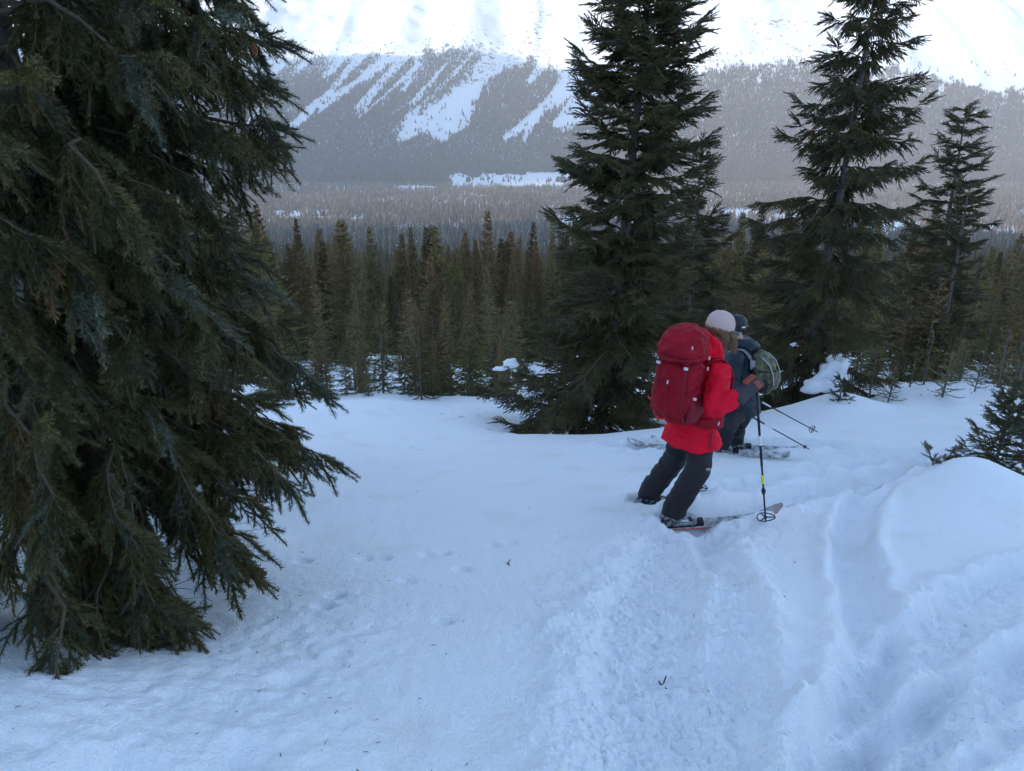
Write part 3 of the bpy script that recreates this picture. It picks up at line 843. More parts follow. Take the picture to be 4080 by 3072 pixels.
def big_trees():
    g = np.random.default_rng(21)
    b = base_on(1290, 11.4); t0 = at(1388, 0, 11.4); ax = t0 - b
    top = b + ax * 1.38
    def prof(h, a):
        left = 0.5 - 0.5 * math.cos(a)
        return np.interp(h, [0, 0.06, 0.18, 0.3, 0.45, 0.6, 0.72, 0.85, 1], [1.75, 1.75, 1.42, 1.12, 0.95, 0.88, 0.74, 0.42, 0.06]) * (1 + 0.12 * left * (h < 0.25))
    mid_spruce('tall dense spruce right of centre standing behind the red-jacketed skier', b, top, prof, 262, g, 0.35, 0.10, 0.042, 1.0, 0.03, (-0.30, 0.62), 0.27, dead=30)
    b = base_on(1722, 13.6); t0 = at(1884, 0, 13.6); ax = t0 - b
    top = b + ax * 1.14
    def prof2(h, a):
        return np.interp(h, [0, 0.1, 0.3, 0.5, 0.7, 0.85, 1], [1.5, 1.6, 1.42, 1.25, 0.98, 0.55, 0.06])
    mid_spruce('tall open spruce with shaggy hanging twigs behind the olive backpack', b, top, prof2, 160, g, 0.90, 0.095, 0.044, 1.0, 0.03, (-0.32, 0.18), 0.50, side=0.5, dead=40)
    b = base_on(1470, 15.2); top = at(1516, 308, 15.2)
    mid_spruce('slim pointed spruce close behind the dense spruce right of centre', b, top, lambda h, a: np.interp(h, [0, 0.15, 0.5, 0.8, 1], [1.1, 1.15, 0.75, 0.32, 0.04]), 90, g, 0.25, 0.08, 0.055, 1.0, 0.05, (-0.2, 0.4), 0.28)
    b = base_on(1985, 17.5); top = at(2088, 228, 17.5)
    mid_spruce('narrow leaning spruce with layered boughs right of the shaggy spruce', b, top, lambda h, a: np.interp(h, [0, 0.15, 0.4, 0.7, 0.9, 1], [1.25, 1.2, 1.0, 0.62, 0.36, 0.03]), 120, g, 0.15, 0.085, 0.06, 0.9, 0.06, (-0.18, 0.35), 0.30)
    b = base_on(2012, 16.6); top = at(2098, 385, 16.6)
    mid_spruce('thin sparse grey-stemmed spruce beside the narrow leaning spruce', b, top, lambda h, a: np.interp(h, [0, 0.2, 0.5, 0.8, 1], [0.7, 0.65, 0.5, 0.28, 0.03]), 60, g, 0.1, 0.06, 0.08, 0.8, 0.1, (-0.1, 0.5), 0.35)
    # a dark spruce half hidden behind the huge one
    b = base_on(395, 6.6); top = b + np.array([0.1, 0, 4.6])
    mid_spruce('smaller dark spruce half hidden behind the huge left spruce', b, top, lambda h, a: np.interp(h, [0, 0.2, 0.6, 1], [1.05, 1.0, 0.6, 0.05]), 80, g, 0.5, 0.08, 0.05, 0.9, 0.05, (-0.35, 0.2), 0.3)
    # saplings poking out of the snow at the right
    for lab, px, py, Y, hh, rr, nb in [('bushy young spruce poking up behind the snow pillow at right', 2140, 1005, 6.75, 1.0, 0.34, 54),
                               ('young spruce cut by the right edge beside the snow pillow', 2222, 1020, 6.3, 0.9, 0.36, 40),
                               ('taller young spruce at the right edge behind the bushy sapling', 2205, 900, 8.6, 1.6, 0.45, 46),
                               ('tiny sapling on the snow mound beside the shaggy spruce', 1806, 852, 10.9, 0.42, 0.16, 16)]:
        P = base_on(px, Y, 0.12)
        mid_spruce(lab, P, P + np.array([0.04 * hh, 0, hh]), lambda h, a, rr=rr: np.interp(h, [0, 0.15, 0.6, 1], [rr * 0.8, rr, rr * 0.6, 0.03]), nb, g, 0.0, 0.014, 0.045, 0.48, 0.05, (0.0, 0.55), 0.13, gn=GN_NEAR, arch=0.0, side=0.4)
    # spruce tips of a buried sapling
    P = base_on(2003, 5.75, 0.05)
    t = tag(empty('spruce_sapling', P), 'spruce tips of a buried sapling left of the snow pillow', 'sapling')
    for dx, dz in ((-0.10, 0.16), (0.10, 0.05), (-0.03, 0.06), (0.13, 0.12)):
        add_branch(t, bough_path(np.zeros(3), np.array([dx, -0.02, dz + 0.05]), 0.1, 0.2, 6, g, 0.04), 0.005, GN_NEAR, 0.05, 6, g, 0.45, hang=0.1, start=0.3, side=0.6)
big_trees()

# ---------------------------------------------------------------- forest spruces: a few shapes, many copies
def lod_spruce(seed, Ht, R, whorl, per, blade, bw, step, pw=0.85, droop=-0.25, hang=0.2, trunk_r=0.10):
    g = np.random.default_rng(seed)
    A, Bv, C, cols = [], [], [], []
    z = 0.04 * Ht
    while z < Ht * 0.985:
        h = z / Ht
        n = max(3, int(per * (1 - 0.35 * h)))
        a0 = g.uniform(0, 6.28)
        for k in range(n):
            a = a0 + k * 6.283 / n + g.normal() * 0.25
            r = R * ((1 - h) ** pw) * g.uniform(0.6, 1.2) * (0.75 + 0.25 * min(1, h / 0.12)) + 0.05 * R
            el = droop * (1 - h) + 0.5 * h + g.normal() * 0.12
            d = np.array([math.cos(a), math.sin(a), el]); d /= np.linalg.norm(d)
            m = max(3, int(r / step))
            t = (np.arange(m) + g.random(m)) / m * 0.9 + 0.1
            zz = z + g.normal() * whorl * 0.25
            P = np.array([0, 0, zz]) + (t * r)[:, None] * d + np.stack([0 * t, 0 * t, 0.16 * r * np.clip(t - 0.6, 0, 1) ** 2 * 6], 1)
            s = np.cross(d, [0, 0, 1]); s /= np.linalg.norm(s)
            for sg in (-1, 1, 0):
                l = blade * g.uniform(0.6, 1.3, m) * (1.05 - 0.5 * t)
                D = d * g.uniform(0.5, 0.9, (m, 1)) + s * sg * g.uniform(0.5, 1.0, (m, 1)) + np.array([0, 0, 1.0]) * (g.normal(size=(m, 1)) * 0.25 - hang - (0.5 if sg == 0 else 0))
                D /= np.linalg.norm(D, axis=1)[:, None]
                w = np.cross(D, g.normal(size=(m, 3))); w /= np.linalg.norm(w, axis=1)[:, None]
                q = bw * g.uniform(0.7, 1.3, (m, 1))
                A.append(P + w * q); Bv.append(P - w * q); C.append(P + D * l[:, None])
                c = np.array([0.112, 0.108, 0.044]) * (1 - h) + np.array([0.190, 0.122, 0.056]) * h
                cols.append(c * g.uniform(0.55, 1.5, (m, 1)))
        z += whorl * g.uniform(0.7, 1.3) * (1 - 0.45 * h)
    A = np.concatenate(A); Bv = np.concatenate(Bv); C = np.concatenate(C); cols = np.concatenate(cols)
    V = np.stack([A, Bv, C], 1).reshape(-1, 3)
    F = np.arange(len(V)).reshape(-1, 3)
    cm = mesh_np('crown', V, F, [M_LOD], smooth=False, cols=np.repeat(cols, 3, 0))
    k = np.linspace(0, 1, 6)
    tv, tf = tube(np.stack([0.012 * Ht * np.sin(3 * k + seed), 0.01 * Ht * np.sin(2 * k), Ht * (k * 1.02 - 0.03)], 1), trunk_r * (1 - k) + 0.012, 6)
    tm = mesh_np('trunk', tv, tf, [M_BARK])
    return cm, tm, Ht

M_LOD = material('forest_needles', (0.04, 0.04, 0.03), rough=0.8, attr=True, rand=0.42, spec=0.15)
LOD_TALL = [lod_spruce(300 + i, 10.0, 1.7 + 0.22 * (i % 4), 0.26 + 0.03 * (i % 3), 10, 0.22, 0.034, 0.055, pw=0.88 + 0.10 * (i % 3), trunk_r=0.06) for i in range(6)]
LOD_YOUNG = [lod_spruce(320 + i, 3.2, 0.62 + 0.05 * i, 0.17, 7, 0.12, 0.016, 0.045, trunk_r=0.03) for i in range(4)]

LOD_SAP = [lod_spruce(340 + i, 1.4, 0.46, 0.17, 6, 0.050, 0.0085, 0.016, pw=0.7, droop=0.1, hang=-0.1, trunk_r=0.016) for i in range(3)]

def forest_tree(kind, P, scale, rz, label, group):
    cm, tm, _ = kind
    e = tag(empty('spruce_tree', P), label, 'tree', group)
    e.rotation_euler = (random.gauss(0, 0.03), random.gauss(0, 0.03), rz); 
    w = random.uniform(0.72, 1.35)
    e.scale = (scale * w, scale * w, scale)
    for nm, me in (('trunk', tm), ('crown', cm)):
        o = bpy.data.objects.new(nm, me); COL.objects.link(o); o.parent = e
        if nm == 'crown': o['kind'] = 'stuff'
    return e

def build_forest():
    g = np.random.default_rng(31)
    n_done = 0
    def place(px, Y, top_py, lab, grp, hmin=2.0, hmax=15.0, sap=False):
        P = base_on(px, Y, 0.1)
        top = at(px, top_py, Y)[2]
        h = float(np.clip(top - P[2], hmin, hmax))
        kind = LOD_TALL[g.integers(0, 6)] if h > 4.5 else LOD_YOUNG[g.integers(0, 4)]
        if sap: kind = LOD_SAP[g.integers(0, 3)]
        forest_tree(kind, P, h / kind[2], g.uniform(0, 6.28), lab, grp)
    # picked out one by one
    for px, Y, tp, lab in [(757, 30, 470, 'tallest spruce of the forest edge left of centre, wide brown-green crown'),
                           (872, 27, 640, 'green spruce at the front of the forest, straight below the avalanche chute'),
                           (910, 38, 490, 'brown-topped spruce rising out of the middle of the forest'),
                           (668, 40, 468, 'tall spruce of the forest nearest the huge left spruce'),
                           (1000, 33, 535, 'dark spruce of the forest left of the dense big spruce'),
                           (1085, 36, 520, 'last tall forest spruce before the dense big spruce'),
                           (580, 26, 470, 'spruce of the forest half hidden by the tips of the huge left spruce'),
                           (2130, 23, 498, 'tall spruce at the right edge, left one of the tight group'),
                           (2165, 24, 520, 'spruce in the middle of the tight group at the right edge'),
                           (2208, 22, 500, 'spruce cut by the right edge of the picture')]:
        place(px, Y, tp, lab, None)
    # front row of small trees along the crest
    lab = 'small green spruce in the front row along the far snow crest'; grp = 'small spruces along the snow crest'
    for k in range(62):
        px = g.uniform(560, 1130); Y = 14.4 + 8 * g.random() ** 1.4
        place(px, Y, g.uniform(600, 790) if k % 3 else g.uniform(740, 800), lab, grp, 0.7, 6)
    lab = 'young spruce in the thicket on the snow at the right'; grp = 'young spruces of the right thicket'
    for k in range(64):
        px = g.uniform(1840, 2330); Y = g.uniform(13.6, 23)
        place(px, Y, g.uniform(600, 790) - (20 if px > 2050 else 0), lab, grp, 0.9, 5)
    lab = 'little spruce sapling standing in open snow at the right'; grp = 'saplings in the snow at the right'
    for px, Y, tp in ((1876, 12.6, 755), (1915, 11.8, 780), (2030, 11.6, 765), (2062, 12.8, 735), (2098, 11.9, 745), (2150, 12.4, 715), (1960, 13.2, 750), (2190, 11.4, 730), (1990, 13.6, 725), (1850, 13.2, 765)):
        place(px, Y, tp, lab, grp, 0.85, 2.2, True)
    for k in range(132):
        Y = 24 + 36 * g.random() ** 1.3
        px = g.uniform(330, 2450)
        tp = (g.normal(545, 40) if k % 3 else (g.uniform(468, 505) if k % 2 else g.uniform(610, 700))) if Y < 60 else g.normal(545, 25)
        if px > 1350: tp += 30
        depth = 'front rows' if Y < 33 else ('middle rows' if Y < 44 else 'back rows')
        side = 'seen past the huge left spruce' if px < 640 else ('left of centre' if px < 860 else ('straight below the avalanche chutes' if px < 1180 else ('between the two big spruces' if px < 1720 else 'at the right')))
        place(px, Y, tp, 'slender spruce in the %s of the dense forest, %s' % (depth, side), 'forest spruces, %s, %s' % (depth, side), 3.0, 15)
    # the rest of the slope down to the valley
    m = 6500
    y = np.sqrt(g.uniform(62 ** 2, 640 ** 2, m)); y[:420] = g.uniform(46, 110, 420); x = g.uniform(-1, 1, m) * 0.86 * y
    z = H(x, y) - 0.3
    rot = np.stack([0 * x, 0 * x, g.uniform(0, 6.28, m)], 1)
    asset = []
    for i in range(3):
        cm = LOD_TALL[i][0]; asset.append(bpy.data.objects.new('slope_tree_%d' % i, cm))
    gn = scatter_group(asset_collection('slope_trees', asset), 'slope_trees')
    sel = np.ones(m, bool)
    me = scatter_mesh('slope_forest', np.zeros((0, 3)), np.zeros((0, 4)), [], np.stack([x, y, z], 1), np.stack([np.cos(rot[:, 2]), np.sin(rot[:, 2]), 0 * x], 1), np.tile([[0, 0, 1.0]], (m, 1)), np.where(y < 110, g.uniform(0.55, 1.12, m), g.uniform(0.8, 1.5, m)), g.integers(0, 3, m))
    o = link('slope_forest', me)
    o.modifiers.new('trees', 'NODES').node_group = gn
    tag(o, 'brownish conifer forest running down the slope to the valley', kind='stuff')
build_forest()

# ---------------------------------------------------------------- lumps of snow on boughs and at tree feet
def snow_lump(P, r, label, seed, sq=(1, 1, 0.75), sub=4):
    bm = bmesh.new(); bmesh.ops.create_icosphere(bm, subdivisions=sub, radius=1.0)
    V = np.array([v.co[:] for v in bm.verts])
    n = 0.55 * fbm(V[:, 0] * 1.3 + 3 * seed, V[:, 1] * 1.3 + V[:, 2] * 1.7, seed, 3)
    V = V * (1 + 1.1 * n)[:, None] * np.array(sq) * r
    V[:, 2] = np.where(V[:, 2] < 0, V[:, 2] * 0.45, V[:, 2])
    for v, c in zip(bm.verts, V): v.co = c
    me = bpy.data.meshes.new('snow_clump'); bm.to_mesh(me); bm.free()
    for p in me.polygons: p.use_smooth = True
    me.materials.append(M_SNOW)
    return tag(link('snow_clump', me, None, tuple(P)), label, 'snow', 'clumps of snow caught on trees')

for i, (px, py, Y, r, sq, lab) in enumerate([
        (1105, 788, 10.4, 0.13, (1.3, 1, 0.8), 'widest snow clump on the left boughs of the dense spruce'),
        (1082, 798, 10.3, 0.10, (1.6, 1, 0.5), 'flat lowest snow clump on the left boughs of the dense spruce'),
        (1690, 708, 11.6, 0.085, (1.2, 1, 0.8), 'round snow clump on a bough right above the olive backpack'),
        (1797, 805, 12.5, 0.24, (1.0, 0.9, 1.25), 'big leaning snow block at the foot of the shaggy spruce'),
        (1772, 838, 12.3, 0.24, (1.2, 0.9, 1.0), 'lower snow block under the shaggy spruce'),
        (1752, 800, 12.2, 0.16, (0.7, 1, 1.6), 'narrow snow slab inside the shaggy spruce\'s lower boughs'),
        (72, 640, 3.3, 0.13, (1.3, 1, 0.8), 'smooth snow cushion inside the huge left spruce'),
        (188, 845, 3.5, 0.07, (1.0, 1, 0.9), 'small snow cushion deep inside the huge left spruce'),
        (350, 830, 20.0, 0.3, (1.4, 1, 0.6), 'snow clump showing through the left spruce'),
        ]):
    if 'showing through' in lab: continue
    P = at(px, py, Y)
    if not ('block' in lab or 'cushion' in lab):
        BP = np.concatenate(BOUGHS) if i == 0 else BP
        bx_, by_ = proj(BP)
        near_ = np.where((np.hypot(bx_ - px, by_ - py) < 45) & (np.abs(BP[:, 1] - Y) < 2.0))[0]
        if len(near_):
            j = near_[np.argmin(BP[near_, 1] + 0.02 * np.hypot(bx_[near_] - px, by_[near_] - py))]
            P = BP[j] + np.array([0, -0.04, -0.01])
        r = r * 0.7
    snow_lump(P, r, lab, 400 + i, sq)

# ---------------------------------------------------------------- needles, bark and twigs lying on the snow
def litter():
    g = np.random.default_rng(91)
    V, F = [], []
    def bit(P, L, R, bend=0.3):
        a = g.uniform(0, 6.28); d = np.array([math.cos(a), math.sin(a), 0.1])
        tube([P, P + d * L * 0.5 + g.normal(size=3) * L * bend * 0.2, P + d * L], [R, R, R * 0.5], 4, V, F)
    n = 120
    X = np.concatenate([g.normal(-1.1, 0.55, n // 2), g.uniform(-2, 3.5, n - n // 2)]); Y = np.concatenate([g.normal(2.5, 0.8, n // 2), g.uniform(1.8, 7, n - n // 2)])
    Zz = H(X, Y)
    for x, y, z in zip(X, Y, Zz): bit(np.array([x, y, z + 0.003]), g.uniform(0.006, 0.022), g.uniform(0.001, 0.0022))
    o = link('needle_litter', mesh_np('needle_litter', np.concatenate(V), np.concatenate(F), [M_TWIG]))
    tag(o, 'fallen needles and bark flakes sprinkled over the snow', kind='stuff')
    for px, py, sc, lab in ((1432, 1486, 1.0, 'small dark twig lying in the wide ski track'), (1098, 1222, 0.7, 'tiny twig lying on the smooth snow left of the ski track')):
        V, F = [], []
        P = ground_hit(px, py) + np.array([0, 0, 0.012])
        tube([P + np.array([-0.012, 0.012, 0]) * sc, P, P + np.array([0.012, -0.028, 0.004]) * sc], [0.004, 0.005, 0.004], 5, V, F)
        tube([P, P + np.array([0.008, 0.012, 0.022]) * sc, P + np.array([0.018, 0.03, 0.03]) * sc], [0.004, 0.004, 0.003], 5, V, F)
        tube([P + np.array([-0.012, 0.012, 0]) * sc, P + np.array([-0.02, 0.01, 0.02]) * sc], [0.004, 0.002], 5, V, F)
        me = mesh_np('fallen_twig', np.concatenate(V) - P, np.concatenate(F), [M_TWIG])
        tag(link('fallen_twig', me, None, tuple(P)), lab, 'twig')
litter()
# ---------------------------------------------------------------- people: cloth, bodies, gear
from mathutils import noise as mnoise

def unit(v):
    v = np.asarray(v, float); return v / (np.linalg.norm(v) + 1e-12)

def loft(rings, n=24):
    """rings: (centre, u, v, ru, rv, exponent) -> closed shape as (verts, faces)"""
    V = []; F = []
    a = np.arange(n) * 2 * np.pi / n
    for c, u, v, ru, rv, e in rings:
        cs = np.sign(np.cos(a)) * np.abs(np.cos(a)) ** (2.0 / e); sn = np.sign(np.sin(a)) * np.abs(np.sin(a)) ** (2.0 / e)
        V.append(np.asarray(c) + cs[:, None] * ru * np.asarray(u) + sn[:, None] * rv * np.asarray(v))
    V = np.concatenate(V); m = len(rings)
    for i in range(m - 1):
        for j in range(n):
            k = (j + 1) % n
            F.append((i * n + j, i * n + k, (i + 1) * n + k, (i + 1) * n + j))
    F.append(tuple(range(n - 1, -1, -1))); F.append(tuple((m - 1) * n + j for j in range(n)))
    return V, F

def limb(pts, rad, n=16, sub=6, round_ends=True):
    """a rounded, tapering limb through joints"""
    P = smooth_poly(pts, sub)
    k = np.linspace(0, len(pts) - 1, len(P))
    R = np.interp(k, range(len(pts)), rad)
    T = np.gradient(P, axis=0)
    T = np.array([unit(t) for t in T])
    ref = np.array([0, 0, 1.0]) if abs(T[len(T) // 2][2]) < 0.8 else np.array([1.0, 0.3, 0])
    rings = []
    def ring(p, t, r):
        u = unit(np.cross(t, ref)); v = np.cross(t, u)
        rings.append((p, u, v, r, r, 2.0))
    if round_ends:
        for q in (0.95, 0.7, 0.35): ring(P[0] - T[0] * R[0] * q * 0.8, T[0], R[0] * math.sqrt(1 - q * q))
    for p, t, r in zip(P, T, R): ring(p, t, r)
    if round_ends:
        for q in (0.35, 0.7, 0.95): ring(P[-1] + T[-1] * R[-1] * q * 0.8, T[-1], R[-1] * math.sqrt(1 - q * q))
    return loft(rings, n)

def ball(c, r, f=None, rt=None, sub=3):
    bm = bmesh.new(); bmesh.ops.create_icosphere(bm, subdivisions=sub, radius=1.0)
    V = np.array([v.co[:] for v in bm.verts]); F = [tuple(v.index for v in q.verts) for q in bm.faces]; bm.free()
    r = np.asarray(r, float) * np.ones(3)
    if f is None: f = np.array([1.0, 0, 0])
    f = unit(f); rt = unit(np.cross(f, [0, 0, 1.0])) if rt is None else unit(rt); up = np.cross(rt, f)
    return np.asarray(c) + V[:, :1] * r[0] * f + V[:, 1:2] * r[1] * rt + V[:, 2:] * r[2] * up, F

def fuse(parts, voxel, smooth=4, disp=None):
    """join closed shapes into one continuous skin"""
    V = []; F = []; b = 0
    for v, f in parts:
        V += [tuple(x) for x in v]; F += [tuple(i + b for i in q) for q in f]; b += len(v)
    me = bpy.data.meshes.new('tmp'); me.from_pydata(V, [], F); me.update()
    bm = bmesh.new(); bm.from_mesh(me); bmesh.ops.recalc_face_normals(bm, faces=bm.faces[:]); bm.to_mesh(me); bm.free()
    o = bpy.data.objects.new('tmp', me); COL.objects.link(o)
    r = o.modifiers.new('r', 'REMESH'); r.mode = 'VOXEL'; r.voxel_size = voxel
    if smooth:
        s = o.modifiers.new('s', 'SMOOTH'); s.factor = 0.5; s.iterations = smooth
    dg = bpy.context.evaluated_depsgraph_get(); ev = o.evaluated_get(dg)
    out = bpy.data.meshes.new_from_object(ev)
    bpy.data.objects.remove(o); bpy.data.meshes.remove(me)
    if disp:
        n = len(out.vertices)
        co = np.zeros(n * 3, np.float32); no = np.zeros(n * 3, np.float32)
        out.vertices.foreach_get('co', co); out.vertices.foreach_get('normal', no)
        co = co.reshape(-1, 3); no = no.reshape(-1, 3)
        d = np.array([disp(p) for p in co])
        out.vertices.foreach_set('co', (co + no * d[:, None]).astype(np.float32).ravel()); out.update()
    out.polygons.foreach_set('use_smooth', np.ones(len(out.polygons), bool))
    return out

def put(name, me, mat, root, parent=None):
    """a mesh given in world space becomes a part of root (an Empty or a part of it)"""
    me.name = name
    n = len(me.vertices); co = np.zeros(n * 3, np.float32); me.vertices.foreach_get('co', co)
    co = co.reshape(-1, 3) - np.array(root.location[:], np.float32)
    me.vertices.foreach_set('co', co.ravel()); me.update()
    me.materials.clear(); me.materials.append(mat)
    return link(name, me, parent or root)

def raw(V, F, smooth=True):
    me = bpy.data.meshes.new('m'); me.from_pydata([tuple(v) for v in V], [], [tuple(f) for f in F]); me.update()
    bm = bmesh.new(); bm.from_mesh(me); bmesh.ops.recalc_face_normals(bm, faces=bm.faces[:]); bm.to_mesh(me); bm.free()
    me.polygons.foreach_set('use_smooth', np.full(len(me.polygons), smooth, bool))
    return me

def boxat(c, f, r, u, hf, hr, hu, bev=0.2):
    """a bevelled block with half sizes along f, r, u"""
    bm = bmesh.new(); bmesh.ops.create_cube(bm, size=2.0)
    for v in bm.verts: v.co = Vector((v.co.x * hf, v.co.y * hr, v.co.z * hu))
    bmesh.ops.bevel(bm, geom=bm.edges[:], offset=bev * min(hf, hr, hu), segments=2, affect='EDGES', profile=0.6)
    V = np.array([v.co[:] for v in bm.verts]); F = [tuple(v.index for v in q.verts) for q in bm.faces]; bm.free()
    return np.asarray(c) + V[:, :1] * np.asarray(f) + V[:, 1:2] * np.asarray(r) + V[:, 2:] * np.asarray(u), F

def strip(P, nrm, w, th):
    """a flat strap of width w and thickness th along points P, lying on surfaces with normals nrm"""
    P = np.asarray(P, float); T = np.gradient(P, axis=0); rings = []
    for p, t, n in zip(P, T, np.asarray(nrm, float) * np.ones((len(P), 3))):
        t = unit(t); s = unit(np.cross(t, n)); nn = np.cross(s, t)
        rings.append((p, s, nn, w / 2, th / 2, 5.0))
    return loft(rings, 12)

def wrinkle(amp, sc, seed):
    o = Vector((seed * 3.7, seed * 1.3, -seed))
    def f(p):
        q = Vector((float(p[0]), float(p[1]), float(p[2])))
        a = mnoise.noise(Vector((q.x, q.y, q.z * 1.5)) * sc + o)
        b = mnoise.noise(q * sc * 2.3 + o * 2 + Vector((a, a, a)) * 0.8)
        return amp * ((1 - abs(a) * 2.2) * 0.8 + b * 0.5 - 0.3)
    return f

M_RED = material('red_shell', (0.84, 0.008, 0.036), rough=0.7, bump=0.55, bscale=16, bdist=0.03, spec=0.12, color2=(0.66, 0.006, 0.026), scale=5, var=0.35)
M_PACK = material('crimson_pack', (0.24, 0.004, 0.014), rough=0.65, bump=0.6, bscale=20, bdist=0.025, spec=0.15, color2=(0.36, 0.007, 0.022), scale=6, var=0.5)
M_PACKDARK = material('dark_red_webbing', (0.22, 0.008, 0.022), rough=0.6)
M_ORANGE = material('orange_loop', (0.9, 0.05, 0.03), rough=0.5)
M_BLACK = material('black_trousers', (0.012, 0.012, 0.015), rough=0.65, bump=0.4, bscale=14, bdist=0.02, color2=(0.022, 0.021, 0.026), scale=7, var=0.3)
M_NAVY = material('navy_shell', (0.009, 0.017, 0.027), rough=0.5, bump=0.3, bscale=10, bdist=0.02, color2=(0.015, 0.027, 0.041), scale=4, var=0.4)
M_OLIVE = material('olive_pack', (0.17, 0.165, 0.08), rough=0.7, color2=(0.05, 0.05, 0.035), scale=14, var=0.75, bump=0.3, bscale=15)
M_GREYW = material('grey_webbing', (0.30, 0.30, 0.33), rough=0.7)
M_DKPLAST = material('black_plastic', (0.018, 0.018, 0.02), rough=0.4)
M_BOOT = material('boot_shell', (0.022, 0.023, 0.027), rough=0.4, color2=(0.32, 0.32, 0.35), scale=30, var=0.86, detail=8)
M_BUCKLE = material('light_buckle', (0.72, 0.72, 0.74), rough=0.4)
M_SKIN = material('skin', (0.55, 0.31, 0.23), rough=0.55)
M_HAIR = material('hair', (0.13, 0.075, 0.042), rough=0.45, color2=(0.30, 0.19, 0.11), scale=30, var=0.4)
M_CAPM = material('cap_mesh', (0.66, 0.48, 0.45), rough=0.85, color2=(0.50, 0.37, 0.35), scale=190, var=0.5, detail=0.5, bump=0.4, bscale=200, bdist=0.004)
M_CAPB = material('cap_brim', (0.075, 0.085, 0.115), rough=0.85)
M_GLOVE = material('glove_grey', (0.055, 0.055, 0.065), rough=0.8, bump=0.3, bscale=40)
M_LEATHER = material('glove_leather', (0.40, 0.10, 0.05), rough=0.7, color2=(0.28, 0.075, 0.045), scale=18, var=0.4)
M_POLE = material('pole_black', (0.014, 0.018, 0.026), rough=0.3, metal=0.2)
M_YELLOW = material('yellow_tape', (0.80, 0.75, 0.02), rough=0.5)
M_WHITE = material('white_print', (0.75, 0.75, 0.78), rough=0.5)
M_SKITOP = material('ski_top', (0.025, 0.027, 0.034), rough=0.35, color2=(0.80, 0.82, 0.86), scale=16, var=0.55, detail=8)
M_SKIGREY = material('ski_tip_grey', (0.22, 0.20, 0.21), rough=0.45, color2=(0.5, 0.48, 0.5), scale=22, var=0.6, detail=6)
M_SKIRED = material('ski_base_orange', (0.85, 0.10, 0.05), rough=0.4)
M_HELMET = material('helmet_shell', (0.022, 0.024, 0.030), rough=0.4)
M_METAL = material('bright_metal', (0.6, 0.6, 0.62), rough=0.35, metal=0.8)
M_EYE = material('eye', (0.35, 0.30, 0.27), rough=0.2)

def head_parts(c, f, up=(0, 0, 1)):
    """skull, jaw, nose, brows, lips and ears round the centre c, looking along f"""
    f = unit(f); r = unit(np.cross(f, up)); u = np.cross(r, f)
    def L(a, b, d): return c + a * f + b * r + d * u
    ps = [ball(L(-0.012, 0, 0.02), (0.098, 0.076, 0.098), f, r), ball(L(0.030, 0, -0.045), (0.062, 0.058, 0.072), f, r), ball(L(0.055, 0, -0.088), (0.030, 0.036, 0.024), f, r),
          limb([L(0.086, 0, 0.012), L(0.112, 0, -0.022)], [0.011, 0.014], 8), ball(L(0.102, 0, -0.026), (0.014, 0.018, 0.012), f, r),
          ball(L(0.084, 0, -0.056), (0.013, 0.024, 0.006), f, r), ball(L(0.083, 0, -0.066), (0.012, 0.021, 0.006), f, r),
          ball(L(0.078, 0.028, 0.022), (0.016, 0.024, 0.008), f, r), ball(L(0.078, -0.028, 0.022), (0.016, 0.024, 0.008), f, r)]
    for s in (-1, 1): ps.append(ball(L(-0.004, s * 0.078, -0.012), (0.020, 0.010, 0.032), f, r))
    eyes = [ball(L(0.080, s * 0.030, 0.006), (0.012, 0.014, 0.011), f, r, 2) for s in (-1, 1)]
    return ps, eyes

def hand_parts(c, along, grip, out, size=1.0):
    """a fist round a shaft: along = forearm direction, grip = shaft direction, out = away from the palm"""
    a = unit(along); g = unit(grip - np.dot(grip, a) * a); o = np.cross(a, g)
    if np.dot(o, out) < 0: o = -o
    ps = [boxat(c - 0.035 * a * size + 0.018 * o, a, g, o, 0.045 * size, 0.043 * size, 0.020 * size, 0.8)]
    for k, (q, ln) in enumerate(((0.034, 0.92), (0.012, 1.0), (-0.011, 0.95), (-0.032, 0.8))):
        b = c + q * g * size
        ps.append(limb([b + 0.0 * a + 0.022 * o, b + (0.034 * ln * a + 0.018 * o) * size, b + (0.044 * ln * a - 0.012 * o) * size, b + (0.016 * a - 0.032 * o) * size, b + (-0.008 * a - 0.024 * o) * size], [0.0125 * size, 0.012 * size, 0.0115 * size, 0.011 * size, 0.009 * size], 8, 3))
    ps.append(limb([c - 0.045 * a + 0.036 * g + 0.004 * o, c - 0.014 * a + 0.052 * g - 0.016 * o, c + 0.022 * a + 0.046 * g - 0.034 * o], [0.016, 0.014, 0.011], 8, 3))
    return ps

